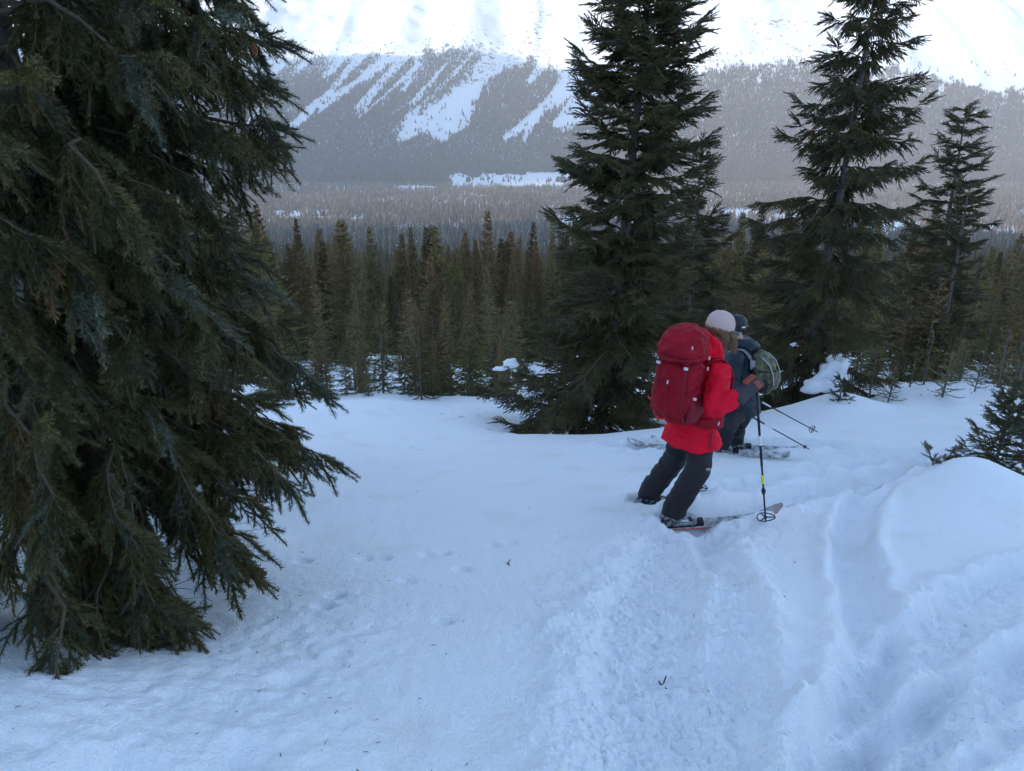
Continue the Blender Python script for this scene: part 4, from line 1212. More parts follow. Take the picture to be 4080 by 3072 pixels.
def ski_pole(name, label, top, tip, basket=0.03, bands=(), powder=False, grip_len=0.12, basket_r=0.045, tape=None, collar=None):
    top = np.asarray(top, float); tip = np.asarray(tip, float)
    d = unit(tip - top); L = np.linalg.norm(tip - top)
    e = tag(empty(name, tip), label, 'ski pole')
    put('shaft', raw(*limb([top + d * 0.05, top + d * L * 0.62], [0.0092, 0.0092], 12)), M_POLE, e)
    put('lower_shaft', raw(*limb([top + d * L * 0.6, tip], [0.0075, 0.006], 12)), M_POLE, e)
    put('tip', raw(*limb([tip, tip + d * 0.03], [0.005, 0.002], 8)), M_METAL, e)
    put('grip', raw(*limb([top - d * 0.01, top + d * 0.03, top + d * 0.08, top + d * grip_len], [0.019, 0.015, 0.017, 0.014], 14)), M_DKPLAST, e)
    x = unit(np.cross(d, [0.3, 1, 0.2])); y = np.cross(d, x)
    bc = tip - d * basket
    a = np.arange(24) * 2 * np.pi / 24
    ring = np.array([bc + basket_r * (math.cos(t) * x + math.sin(t) * y) * (1 + 0.08 * math.cos(3 * t)) for t in np.append(a, a[0])])
    parts = [tube(ring, np.full(25, 0.0045), 6)]
    for k in range(3):
        t = k * 2.094; parts.append(limb([bc, bc + basket_r * (math.cos(t) * x + math.sin(t) * y)], [0.006, 0.005], 6, 2))
    parts.append(limb([bc - d * 0.012, bc + d * 0.012], [0.010, 0.010], 8, 2))
    V = []; F = []; b = 0
    for v, f in parts:
        V += list(v); F += [tuple(int(i) + b for i in q) for q in f]; b += len(v)
    put('basket', raw(V, F), M_DKPLAST, e)
    for s0, s1 in bands: put('white_band', raw(*limb([top + d * L * s0, top + d * L * s1], [0.0098, 0.0098], 12, 2)), M_WHITE, e)
    if tape: put('yellow_tape', raw(*limb([top + d * L * tape[0], top + d * L * tape[1]], [0.0105, 0.0105], 12, 2)), M_YELLOW, e)
    if collar: put('length_lock', raw(*limb([top + d * L * (collar - 0.015), top + d * L * collar, top + d * L * (collar + 0.02)], [0.012, 0.017, 0.011], 12, 3)), M_DKPLAST, e)
    return e

def ski(label, boot, f, up, front, back, w=0.105, tip_mat=None, edge=None, tip_h=0.13):
    f = unit(f); r = unit(np.cross(f, up)); u = np.cross(r, f)
    e = tag(empty('ski', boot), label, 'ski')
    n = 40; V = []; F = []
    s = np.linspace(-back, front, n)
    for k, q in enumerate(s):
        t = (q + back) / (front + back)
        wd = w / 2 * (0.86 + 0.3 * abs(t - 0.48) ** 1.4)
        if q > front - 0.16: wd *= math.sqrt(max(0.02, 1 - ((q - front + 0.16) / 0.165) ** 2.2))
        z = tip_h * max(0, (q - (front - 0.30)) / 0.30) ** 2 + 0.03 * max(0, (-back + 0.12 - q) / 0.12) ** 2
        for sg, hh in ((-1, 0.0), (1, 0.0), (1, 0.012), (-1, 0.012)):
            V.append(np.asarray(boot) + q * f + sg * wd * r + (z + hh) * u)
    for k in range(n - 1):
        for j in range(4):
            j2 = (j + 1) % 4
            F.append((k * 4 + j, k * 4 + j2, (k + 1) * 4 + j2, (k + 1) * 4 + j))
    F.append((3, 2, 1, 0)); F.append(tuple((n - 1) * 4 + j for j in range(4)))
    m = put('ski_body', raw(V, F, False), M_SKITOP, e)
    if tip_mat:
        m.data.materials.append(tip_mat); m.data.materials.append(edge or tip_mat)
        for p in m.data.polygons:
            k = p.vertices[0] // 4
            if s[min(k, n - 1)] > front - 0.17: p.material_index = 1
            j = p.index % 4
            if p.index < (n - 1) * 4 and j in (0, 1, 3) and edge: p.material_index = 2
    bd = boxat(np.asarray(boot) + 0.17 * f + 0.025 * u, f, r, u, 0.05, 0.035, 0.020, 0.3)
    put('toe_binding', raw(*bd), M_DKPLAST, e)
    bd = boxat(np.asarray(boot) - 0.16 * f + 0.028 * u, f, r, u, 0.045, 0.032, 0.026, 0.3)
    put('heel_binding', raw(*bd), M_DKPLAST, e)
    return e

def boot(root, p, f, up, shin):
    """ski boot: p = sole centre, f = toe direction, shin = direction of the cuff"""
    f = unit(f); r = unit(np.cross(f, up)); u = np.cross(r, f); shin = unit(shin)
    def L(a, b, d): return np.asarray(p) + a * f + b * r + d * u
    parts = [loft([(L(-0.145, 0, 0.055), r, u, 0.030, 0.035, 3), (L(-0.13, 0, 0.06), r, u, 0.040, 0.055, 3), (L(-0.05, 0, 0.075), r, u, 0.045, 0.075, 3), (L(0.03, 0, 0.065), r, u, 0.048, 0.062, 3), (L(0.10, 0, 0.052), r, u, 0.050, 0.045, 3), (L(0.15, 0, 0.042), r, u, 0.042, 0.034, 3), (L(0.165, 0, 0.04), r, u, 0.028, 0.026, 3)], 16),
             limb([L(-0.055, 0, 0.08), L(-0.05, 0, 0.10) + shin * 0.10, L(-0.05, 0, 0.10) + shin * 0.22], [0.058, 0.062, 0.066], 14, 3)]
    b = put('boot', fuse(parts, 0.008, 3), M_BOOT, root)
    put('sole', raw(*boxat(L(0.0, 0, 0.012), f, r, u, 0.155, 0.038, 0.012, 0.4)), M_DKPLAST, root, b)
    for k, (a, d) in enumerate(((0.06, 0.085), (-0.02, 0.135))):
        put('boot_buckle', raw(*boxat(L(a, 0.05, d), f, r, u, 0.028, 0.005, 0.008, 0.4)), M_BUCKLE, root, b)
    return b, L

# ----------------------------------------------- skier in the red jacket
def red_skier():
    feet = np.array([1.36, 5.25, -1.47])
    P = tag(empty('person', feet), 'person in a bright red jacket and black trousers seen from behind on skis', 'person')
    f = unit([0.86, 0.50, 0]); r = unit(np.cross(f, [0, 0, 1]))          # r points towards the camera side
    Z = np.array([0, 0, 1.0])
    hip = at(1494, 925, 5.18); neck = at(1526, 768, 5.20); ax = unit(neck - hip)
    headc = at(1556, 710, 5.24)
    def T(a, b, h): return hip + a * f + b * r + h * ax                 # torso frame
    tl = np.linalg.norm(neck - hip)
    nearfoot = np.array([1.335, 5.05, -1.445]); farfoot = np.array([1.225, 5.50, -1.535])
    sd = unit([0.985, -0.02, 0.10]); sup = unit([-0.10, -0.22, 1.0])
    shin = unit([0.42, 0.02, 0.9])
    kn_n = at(1508, 1010, 4.98); kn_f = at(1456, 992, 5.38)
    hp_n = T(0.0, 0.10, -0.06); hp_f = T(0.0, -0.10, -0.06)
    ank_n = nearfoot + np.array([-0.02, 0, 0.15]); ank_f = farfoot + np.array([-0.02, 0, 0.15])
    sh_n = T(-0.005, 0.165, tl - 0.085); sh_f = T(0.01, -0.175, tl - 0.08)
    el_n = at(1546, 879, 4.84); wr_n = at(1601, 853, 4.86); hd_n = at(1629, 829, 4.88)
    el_f = T(0.22, -0.28, 0.22); wr_f = T(0.42, -0.20, 0.17); hd_f = T(0.49, -0.18, 0.17)
    # body: one continuous figure
    hf = unit([0.93, 0.22, -0.24])
    hp, eyes = head_parts(headc, hf)
    bodyp = hp + [limb([neck - 0.06 * ax, headc - 0.03 * Z - 0.02 * hf], [0.060, 0.052], 14, 3),
                  loft([(T(0, 0, -0.13), r, f, 0.13, 0.10, 2.4), (T(0, 0, 0), r, f, 0.165, 0.115, 2.4), (T(0.02, 0, 0.18), r, f, 0.14, 0.10, 2.4), (T(0.02, 0, 0.38), r, f, 0.165, 0.11, 2.4), (T(0.01, 0, tl - 0.03), r, f, 0.09, 0.07, 2.2)], 20),
                  limb([sh_n, el_n, wr_n, wr_n + (hd_n - wr_n) * 0.5], [0.052, 0.042, 0.030, 0.028], 12), limb([sh_f, el_f, wr_f, wr_f + (hd_f - wr_f) * 0.5], [0.052, 0.042, 0.030, 0.028], 12),
                  limb([hp_n, kn_n, ank_n, nearfoot + 0.04 * Z], [0.085, 0.062, 0.042, 0.04], 12), limb([hp_f, kn_f, ank_f, farfoot + 0.04 * Z], [0.085, 0.062, 0.042, 0.04], 12)]
    pole_top = at(1631, 800, 4.88); pole_tip = at(1654, 1126, 4.80)
    gd = unit(pole_tip - pole_top)
    fp_tip = ground_hit(1514, 1053) - 0.05 * Z; fp_dir = unit(hd_f - fp_tip)
    bodyp += hand_parts(hd_n, hd_n - wr_n, gd, np.array([0.3, -1, 0.1]), 0.85) + hand_parts(hd_f, hd_f - wr_f, fp_dir, np.array([0, 1.0, 0]), 0.85)
    put('body', fuse(bodyp, 0.008, 3), M_SKIN, P)
    for e in eyes: put('eye', raw(*e), M_EYE, P)
    # trousers
    tp = [loft([(T(0, 0, -0.14), r, f, 0.16, 0.13, 2.4), (T(-0.01, 0, -0.04), r, f, 0.175, 0.135, 2.4), (T(0, 0, 0.10), r, f, 0.16, 0.12, 2.4)], 20),
          limb([hp_n, (hp_n + kn_n) / 2 + 0.01 * f, kn_n, (kn_n + ank_n) / 2, ank_n + 0.02 * Z, ank_n - 0.045 * Z - 0.01 * sd], [0.088, 0.095, 0.098, 0.096, 0.095, 0.103], 18, 5, False),
          limb([hp_f, (hp_f + kn_f) / 2 + 0.01 * f, kn_f, (kn_f + ank_f) / 2, ank_f + 0.02 * Z, ank_f - 0.045 * Z - 0.01 * sd], [0.088, 0.095, 0.098, 0.096, 0.095, 0.103], 18, 5, False)]
    tr = put('trousers', fuse(tp, 0.009, 3, wrinkle(0.010, 7.5, 2)), M_BLACK, P)
    # small woven label above the near knee and a red tab on the belt
    lb = at(1541, 1020, 4.88)
    put('label_patch', raw(*boxat(kn_n + 0.112 * unit([0.25, -0.97, 0]) + 0.03 * Z + 0.03 * f, unit([0.97, 0.25, -0.25]), unit([0.25, -0.97, 0.0]), unit([0.25, 0.1, 0.97]), 0.020, 0.003, 0.010, 0.2)), M_GREYW, P, tr)
    for p_, s_ in ((nearfoot, 1), (farfoot, -1)):
        b, L = boot(P, p_, sd, sup, shin)
        if s_ == 1:
            cu = bpy.data.curves.new('boot_lettering', 'FONT'); cu.body = 'ATOMIC'; cu.size = 0.034; cu.extrude = 0.0008; cu.align_x = 'CENTER'
            to = bpy.data.objects.new('tmp', cu); COL.objects.link(to)
            dg = bpy.context.evaluated_depsgraph_get(); tm = bpy.data.meshes.new_from_object(to.evaluated_get(dg)); bpy.data.objects.remove(to)
            rr = unit(np.cross(sd, sup)); uu = np.cross(rr, sd)
            co = np.array([v.co[:] for v in tm.vertices])
            W = L(0.055, 0.0535, 0.045) + co[:, :1] * sd + co[:, 1:2] * uu + co[:, 2:] * rr
            tm.vertices.foreach_set('co', W.astype(np.float32).ravel()); tm.update()
            put('lettering', tm, M_WHITE, P, b)
    # jacket
    jk = [loft([(T(0.012, 0.008, -0.115), r, f, 0.232, 0.200, 2.5), (T(0.012, 0.006, -0.085), r, f, 0.230, 0.197, 2.5), (T(0.01, 0.003, -0.04), r, f, 0.222, 0.184, 2.4), (T(0, 0, 0.0), r, f, 0.212, 0.170, 2.3), (T(0.01, 0, 0.14), r, f, 0.200, 0.152, 2.3), (T(0.02, 0, 0.30), r, f, 0.212, 0.155, 2.4), (T(0.02, 0, 0.42), r, f, 0.218, 0.145, 2.4), (T(0.02, 0, tl - 0.06), r, f, 0.185, 0.115, 2.3), (T(0.02, 0, tl - 0.01), r, f, 0.115, 0.095, 2.0), (T(0.02, 0, tl + 0.03), r, f, 0.095, 0.09, 2.0)], 28),
          limb([sh_n, (sh_n + el_n) / 2 - 0.01 * f, el_n, (el_n + wr_n) / 2, wr_n - 0.25 * (wr_n - el_n)], [0.086, 0.082, 0.080, 0.072, 0.064], 16, 5), limb([sh_f, (sh_f + el_f) / 2, el_f, (el_f + wr_f) / 2, wr_f], [0.098, 0.090, 0.082, 0.072, 0.062], 16, 5)]
    # raised hood and collar round the neck, higher at the back
    cc = neck + 0.075 * ax
    tilt = unit(ax + 0.10 * f); hf2 = unit(f - np.dot(f, tilt) * tilt)
    up2 = unit(tilt + 0.55 * hf2); ff2 = unit(np.cross(r, up2)); ff2 = ff2 if np.dot(ff2, f) > 0 else -ff2
    jk.append(loft([(cc - 0.075 * ax, r, f, 0.120, 0.105, 2.0), (cc - 0.03 * ax - 0.01 * f, r, ff2, 0.135, 0.125, 2.0), (cc + 0.02 * ax - 0.02 * f, r, ff2, 0.142, 0.140, 2.0), (cc + 0.06 * ax - 0.025 * f, r, ff2, 0.132, 0.138, 2.0), (cc + 0.078 * ax - 0.02 * f, r, ff2, 0.108, 0.115, 2.0)], 24))
    jk.append(ball(cc - 0.125 * f + 0.01 * Z + 0.03 * r, (0.050, 0.12, 0.095), f, r))
    base_wr = wrinkle(0.015, 9.0, 5)
    hem0 = T(0, 0, -0.15)
    put('jacket', fuse(jk, 0.008, 3, base_wr), M_RED, P)
    # glove and cuff on the near hand, glove on the far hand
    for hd, wr, el, dr, o in ((hd_n, wr_n, el_n, gd, np.array([0.3, -1, 0.1])), (hd_f, wr_f, el_f, fp_dir, np.array([0, 1.0, 0]))):
        al = unit(hd - wr)
        gp = hand_parts(hd, hd - wr, dr, o, 1.18) + [limb([wr - al * 0.022, wr + al * 0.015, wr + al * 0.035, hd - al * 0.03], [0.068, 0.060, 0.050, 0.046], 14, 3)]
        gl = put('glove', fuse(gp, 0.006, 2), M_GLOVE, P)
        g_ = unit(dr - np.dot(dr, al) * al); oo = np.cross(al, g_); oo = -oo if np.dot(oo, o) < 0 else oo
        put('leather_palm', fuse([boxat(hd - 0.01 * al - 0.055 * g_ + 0.004 * oo, al, g_, oo, 0.050, 0.012, 0.030, 0.8)], 0.006, 2), M_LEATHER, P, gl)
        put('knuckle_patch', raw(*boxat(hd + 0.012 * al + 0.044 * oo, al, g_, oo, 0.020, 0.034, 0.006, 0.5)), M_LEATHER, P, gl)
    # cap
    hrr = unit(np.cross(hf, Z)); hu = np.cross(hrr, hf)
    def C(a, b, d): return headc + a * hf + b * hrr + d * hu
    rings = []
    for q in np.linspace(0, 1, 10):
        rad = math.sqrt(max(0.0, 1 - q ** 2.3)); rings.append((C(-0.008 - 0.006 * q, 0, 0.02 + 0.122 * q), hrr, hf, 0.094 * rad + 0.003, 0.112 * rad + 0.003, 2.0))
    rings.insert(0, (C(-0.008, 0, -0.005), hrr, hf, 0.092, 0.110, 2.0))
    cv, cf = loft(rings, 32)
    cap = put('cap', raw(cv, cf), M_CAPM, P)
    put('cap_button', raw(*ball(C(-0.014, 0, 0.144), (0.008, 0.008, 0.005))), M_CAPB, P, cap)
    bv, bf = [], []
    m = 13
    for i, a in enumerate(np.linspace(0, 1, 7)):
        for j, b in enumerate(np.linspace(-1, 1, m)):
            x = 0.095 * math.sqrt(max(0, 1 - (0.86 * b) ** 2)) * 1.0 + a * 0.075 * math.sqrt(max(0, 1 - 0.75 * b * b))
            for hgt in (0.0,): bv.append(C(x, 0.082 * b * (1 - 0.08 * a), 0.008 - 0.026 * b * b - 0.018 * a * a))
    for i in range(6):
        for j in range(m - 1): bf.append((i * m + j, i * m + j + 1, (i + 1) * m + j + 1, (i + 1) * m + j))
    n0 = len(bv); top = [p + 0.005 * hu for p in bv]
    bf2 = [tuple(k + n0 for k in q[::-1]) for q in bf]
    edge = []
    per = [j for j in range(m)] + [i * m + m - 1 for i in range(1, 7)] + [6 * m + j for j in range(m - 2, -1, -1)] + [i * m for i in range(5, 0, -1)]
    for a_, b_ in zip(per, per[1:] + per[:1]): edge.append((a_, b_, b_ + n0, a_ + n0))
    put('cap_brim', raw(bv + top, bf + bf2 + edge), M_CAPB, P, cap)
    put('cap_front_panel', raw(*loft([(C(0.040 + 0.060 * math.cos(t * 1.35), 0, 0.02 + 0.108 * t), hrr, hu, 0.070 - 0.035 * t, 0.006, 2.0) for t in np.linspace(0, 1, 6)], 12)), M_CAPB, P, cap)
    # hair falling to the shoulder on the near side and at the nape
    g = np.random.default_rng(77)
    HV, HF, b0 = [], [], 0
    for k in range(330):
        t = g.uniform(0.15, 2.1) if k % 4 else g.uniform(2.1, 4.2)
        rr_ = g.uniform(0.93, 1.08)
        q0 = C(0.085 * math.cos(t) * rr_ - 0.01, 0.083 * math.sin(t) * rr_, 0.012 + 0.01 * g.random())
        ln = g.uniform(0.10, 0.185) * (1 if t < 1.9 else 0.3)
        w = g.uniform(0, 6.28)
        pts = [q0]
        for s_ in range(1, 6):
            a = s_ / 5
            pts.append(q0 + np.array([0, 0, -ln * a]) + hrr * 0.012 * math.sin(w + 5 * a) + hf * (0.016 * math.sin(w + 1.3 + 6 * a) + 0.05 * a * (t < 1.3)) + unit(hrr * math.sin(t) + hf * math.cos(t)) * (0.012 * math.sin(a * 2.4)))
        v, q = tube(smooth_poly(pts, 2), np.linspace(0.0042, 0.0018, 11), 4)
        HV.append(v); HF.append(q + b0); b0 += len(v)
    v, q = ball(C(-0.022, 0, 0.005), (0.094, 0.082, 0.085), hf, hrr)
    v = np.asarray(v); q = np.array([(x[0], x[1], x[2], x[2]) for x in q])
    put('hair_base', raw(v, [tuple(x[:3]) for x in q]), M_HAIR, P)
    put('hair', mesh_np('hair', np.concatenate(HV), np.concatenate(HF), []), M_HAIR, P)

    # ---- red backpack
    B = tag(empty('backpack', T(-0.3, 0, 0.0)), 'large crimson touring backpack on the red-jacketed skier', 'backpack')
    bk = -f * 0.96 + r * 0.28; bk = unit(bk); br = unit(np.cross(-bk, Z)); bu = unit(ax * 0.97 - f * 0.06)
    def K(a, b, h): return hip + 0.02 * f - 0.145 * f + a * bk + b * br + (0.125 + 1.06 * h) * bu   # a = out of the back
    main = [loft([(K(0.09, 0, 0.005), br, bk, 0.100, 0.075, 2.6), (K(0.115, 0, 0.03), br, bk, 0.150, 0.115, 2.8), (K(0.135, 0, 0.12), br, bk, 0.172, 0.140, 2.8), (K(0.14, 0, 0.24), br, bk, 0.178, 0.145, 2.8), (K(0.135, 0, 0.36), br, bk, 0.170, 0.138, 2.8), (K(0.13, 0, 0.45), br, bk, 0.160, 0.125, 2.8), (K(0.13, 0, 0.47), br, bk, 0.140, 0.105, 2.6)], 28),
            loft([(K(0.22, 0, 0.10), br, bk, 0.08, 0.05, 2.5), (K(0.245, 0, 0.14), br, bk, 0.115, 0.05, 2.6), (K(0.25, 0, 0.26), br, bk, 0.12, 0.045, 2.6), (K(0.225, 0, 0.38), br, bk, 0.09, 0.04, 2.5)], 20)]
    mb = put('main_bag', fuse(main, 0.008, 3, wrinkle(0.014, 10.0, 9)), M_PACK, B)
    lid = [loft([(K(0.13, 0, 0.475), br, bk, 0.150, 0.130, 2.5), (K(0.14, 0, 0.50), br, bk, 0.178, 0.160, 2.5), (K(0.145, 0, 0.57), br, bk, 0.180, 0.168, 2.4), (K(0.13, 0, 0.64), br, bk, 0.160, 0.150, 2.3), (K(0.10, 0, 0.69), br, bk, 0.120, 0.110, 2.2), (K(0.08, 0, 0.712), br, bk, 0.06, 0.05, 2.0)], 28)]
    ld = put('lid', fuse(lid, 0.008, 2, wrinkle(0.016, 10.0, 12)), M_PACK, B)
    put('lid_zip', raw(*strip([K(0.145 + 0.176 * math.cos(t), 0.186 * math.sin(t), 0.515) for t in np.linspace(-1.2, 1.2, 14)], [bk * math.cos(t) + br * math.sin(t) for t in np.linspace(-1.2, 1.2, 14)], 0.012, 0.006)), M_PACKDARK, B, ld)
    for px_, a0, h0 in ((0.13, 0.292, 0.0), (-0.10, 0.292, 0.0)):
        put('compression_strap', raw(*strip([K(0.27, px_, 0.50), K(0.285, px_, 0.44), K(0.283, px_, 0.30), K(0.275, px_, 0.16), K(0.20, px_, 0.03)], bk, 0.022, 0.005)), M_PACKDARK, B)
    for b_, h_ in ((0.13, 0.465), (-0.10, 0.465), (0.165, 0.235)):
        put('buckle', raw(*boxat(K(0.292 if b_ < 0.15 else 0.20, b_ if b_ < 0.15 else 0.185, h_), bu, br, bk, 0.010, 0.015, 0.006, 0.4)), M_BUCKLE, B)
    put('side_strap', raw(*strip([K(0.27, 0.10, 0.25), K(0.235, 0.165, 0.24), K(0.14, 0.188, 0.23), K(0.04, 0.17, 0.22)], [bk, bk + br, br, br], 0.020, 0.005)), M_PACKDARK, B)
    put('side_pocket', fuse([loft([(K(0.13, 0.150, 0.04), br, bk, 0.035, 0.075, 2.6), (K(0.13, 0.168, 0.10), br, bk, 0.042, 0.095, 2.6), (K(0.13, 0.172, 0.18), br, bk, 0.036, 0.095, 2.6), (K(0.13, 0.165, 0.21), br, bk, 0.022, 0.09, 2.6)], 18)], 0.007, 2), M_PACKDARK, B)
    put('pocket_zip', raw(*strip([K(0.297, -0.01, 0.36), K(0.300, 0.0, 0.28), K(0.298, 0.015, 0.18)], bk, 0.010, 0.006)), M_PACKDARK, B)
    for a_, b_, h_ in ((0.305, 0.005, 0.345), (0.245, 0.13, 0.60), (0.06, 0.18, 0.50), (0.05, 0.176, 0.42)):
        put('zip_pull', raw(*boxat(K(a_, b_, h_), bu, br, bk, 0.014, 0.005, 0.004, 0.4)), M_BUCKLE, B)
    for c_ in (K(0.285, -0.02, 0.07), K(0.17, -0.185, 0.15)):
        ang = np.linspace(0, np.pi, 9)
        put('orange_loop', raw(*strip([c_ + 0.032 * math.cos(t) * br + (0.014 * math.sin(t)) * bk - 0.01 * math.sin(t) * bu for t in ang], [bk] * 9, 0.012, 0.004)), M_ORANGE, B)
    hb = [T(-0.13, 0.06, 0.14), T(-0.10, 0.185, 0.13), T(0.0, 0.220, 0.115), T(0.10, 0.198, 0.10), T(0.185, 0.10, 0.09)]
    hn = [-f + 0.3 * r, -f + 2 * r, r, r + 0.5 * f, f + 0.6 * r]
    v, q = strip(smooth_poly(hb, 4), np.array([unit(x) for x in smooth_poly(hn, 4)]), 0.085, 0.026)
    put('hip_belt', raw(v, q), M_PACK, B)
    put('belt_pull', raw(*boxat(T(0.02, 0.238, 0.12), ax, f, r, 0.015, 0.005, 0.004, 0.4)), M_BUCKLE, B)
    put('hanging_strap', raw(*strip([T(-0.02, 0.228, 0.06), T(-0.02, 0.238, -0.01), T(-0.02, 0.246, -0.085)], [r] * 3, 0.018, 0.004)), M_PACKDARK, B)
    for s_ in (-1, 1):
        sp = [K(0.0, s_ * 0.09, 0.40), T(-0.06, s_ * 0.11, tl - 0.0), T(0.04, s_ * 0.12, tl - 0.005), T(0.155, s_ * 0.13, tl - 0.12), T(0.175, s_ * 0.14, tl - 0.28), T(0.08, s_ * 0.205, 0.16)]
        sn = [-f, Z - f, Z, f + 0.4 * Z, f, f + s_ * r]
        put('shoulder_strap', raw(*strip(smooth_poly(sp, 4), np.array([unit(x) for x in smooth_poly(sn, 4)]), 0.055, 0.014)), M_PACK, B)
    # ---- poles and skis
    ski_pole('ski_pole', 'black ski pole with yellow tape planted beside the red-jacketed skier', pole_top, pole_tip, 0.035, bands=((0.42, 0.48),), basket_r=0.066, tape=(0.685, 0.735), collar=0.79)
    ptop = hd_f + fp_dir * 0.10
    ski_pole('ski_pole', 'ski pole mostly hidden behind the red-jacketed skier\'s knees', ptop, fp_tip, 0.06, basket_r=0.05)
    ski('dark snow-dusted ski with grey tip and orange base under the red-jacketed skier', nearfoot - 0.012 * sup, sd, sup, 0.84, 0.72, 0.12, M_SKIGREY, M_SKIRED, 0.14)
    ski('snow-buried far ski of the red-jacketed skier', farfoot - 0.03 * sup, unit(sd - 0.06 * Z), sup, 0.62, 0.70, 0.12, M_SKIGREY, M_SKIRED, 0.0)
red_skier()

# ----------------------------------------------- skier in the navy jacket
def navy_skier():
    Z = np.array([0, 0, 1.0])
    f = unit([-0.80, 0.60, 0]); r = unit(np.cross(f, Z)) # right hand side: away from camera
    l = -r
    hip = at(1603, 868, 7.75); neck = at(1602, 750, 7.75); ax = unit(neck - hip); tl = np.linalg.norm(neck - hip)
    headc = at(1588, 704, 7.72)
    feet = np.array([2.5, 7.65, -2.02])
    P = tag(empty('person', feet), 'person in a navy jacket and dark helmet skiing away to the left', 'person')
    def T(a, b, h): return hip + a * f + b * r + h * ax
    lf = np.array([2.42, 7.50, -1.98]); rf = np.array([2.72, 7.95, -2.13])
    sd = unit([-0.90, 0.40, 0.0]); sup = unit([0.02, -0.25, 1.0]); shin = unit([-0.30, 0.1, 0.95])
    kl = at(1566, 925, 7.42); kr = at(1590, 920, 7.75)
    hl = T(0, -0.10, -0.05); hr = T(0, 0.10, -0.05)
    al = lf + 0.14 * Z; ar = rf + 0.14 * Z
    shl = T(0.0, -0.20, tl - 0.08); shr = T(0.0, 0.20, tl - 0.08)
    ell = T(0.02, -0.30, 0.20); wl = T(0.20, -0.22, 0.10); hdl = T(0.26, -0.20, 0.08)
    elr = T(0.05, 0.30, 0.18); wrr = T(0.24, 0.24, 0.12); hdr = T(0.30, 0.22, 0.12)
    hf = unit([-0.34, 0.93, -0.10])
    hp, eyes = head_parts(headc, hf)
    pA_tip = at(1747, 970, 7.45); pB_tip = at(1765, 933, 8.35)
    body = hp + [limb([neck - 0.05 * ax, headc - 0.03 * Z], [0.062, 0.055], 14, 3),
            loft([(T(0, 0, -0.13), r, f, 0.14, 0.10, 2.4), (T(0, 0, 0), r, f, 0.17, 0.12, 2.4), (T(0, 0, 0.2), r, f, 0.15, 0.11, 2.4), (T(0, 0, 0.4), r, f, 0.18, 0.12, 2.4), (T(0, 0, tl - 0.03), r, f, 0.1, 0.08, 2.2)], 20),
            limb([shl, ell, wl, (wl + hdl) / 2], [0.055, 0.045, 0.032, 0.03], 12), limb([shr, elr, wrr, (wrr + hdr) / 2], [0.055, 0.045, 0.032, 0.03], 12),
            limb([hl, kl, al, lf + 0.03 * Z], [0.09, 0.065, 0.045, 0.04], 12), limb([hr, kr, ar, rf + 0.03 * Z], [0.09, 0.065, 0.045, 0.04], 12)]
    body += hand_parts(hdl, hdl - wl, pA_tip - hdl, l, 0.9) + hand_parts(hdr, hdr - wrr, pB_tip - hdr, r, 0.9)
    put('body', fuse(body, 0.009, 3), M_SKIN, P)
    for e in eyes: put('eye', raw(*e), M_EYE, P)
    tp = [loft([(T(0, 0, -0.16), r, f, 0.17, 0.14, 2.4), (T(0, 0, -0.04), r, f, 0.20, 0.16, 2.4), (T(0, 0, 0.08), r, f, 0.18, 0.14, 2.4)], 20),
          limb([hl, (hl + kl) / 2, kl, (kl + al) / 2, al, al - 0.05 * Z], [0.13, 0.125, 0.115, 0.108, 0.105, 0.11], 18, 5, False), limb([hr, (hr + kr) / 2, kr, (kr + ar) / 2, ar, ar - 0.05 * Z], [0.13, 0.125, 0.115, 0.108, 0.105, 0.11], 18, 5, False)]
    put('trousers', fuse(tp, 0.010, 3, wrinkle(0.015, 6.5, 21)), M_BLACK, P)
    for p_ in (lf, rf): boot(P, p_, sd, sup, shin)
    jk = [loft([(T(0, 0, -0.12), r, f, 0.245, 0.20, 2.3), (T(0, 0, -0.05), r, f, 0.242, 0.195, 2.3), (T(0, 0, 0.08), r, f, 0.228, 0.178, 2.3), (T(0, 0, 0.25), r, f, 0.232, 0.17, 2.4), (T(0, 0, 0.40), r, f, 0.235, 0.158, 2.4), (T(0, 0, tl - 0.07), r, f, 0.20, 0.125, 2.3), (T(0, 0, tl - 0.01), r, f, 0.125, 0.105, 2.0), (T(0, 0, tl + 0.03), r, f, 0.10, 0.095, 2.0)], 28),
          limb([shl, (shl + ell) / 2, ell, (ell + wl) / 2, wl], [0.108, 0.102, 0.096, 0.085, 0.07], 16, 5), limb([shr, (shr + elr) / 2, elr, (elr + wrr) / 2, wrr], [0.108, 0.102, 0.096, 0.085, 0.07], 16, 5)]
    cc = neck + 0.04 * ax
    jk.append(loft([(cc - 0.06 * ax, r, f, 0.125, 0.11, 2.0), (cc - 0.02 * ax, r, f, 0.14, 0.13, 2.0), (cc + 0.03 * ax - 0.01 * f, r, f, 0.135, 0.13, 2.0), (cc + 0.075 * ax, r, f, 0.110, 0.110, 2.0)], 24))
    jk.append(ball(cc - 0.13 * f - 0.02 * Z, (0.075, 0.13, 0.075), f, r))
    put('jacket', fuse(jk, 0.009, 3, wrinkle(0.015, 5.5, 25)), M_NAVY, P)
    for hd, w, tip, o in ((hdl, wl, pA_tip, l), (hdr, wrr, pB_tip, r)):
        a = unit(hd - w)
        put('glove', fuse(hand_parts(hd, hd - w, tip - hd, o, 1.15) + [limb([w - a * 0.05, w, hd - a * 0.03], [0.07, 0.058, 0.05], 14, 3)], 0.007, 2), M_GLOVE, P)
    # helmet with goggle strap, goggles and ear pad
    hrr = unit(np.cross(hf, Z)); hu = np.cross(hrr, hf)
    def C(a, b, d): return headc + a * hf + b * hrr + d * hu
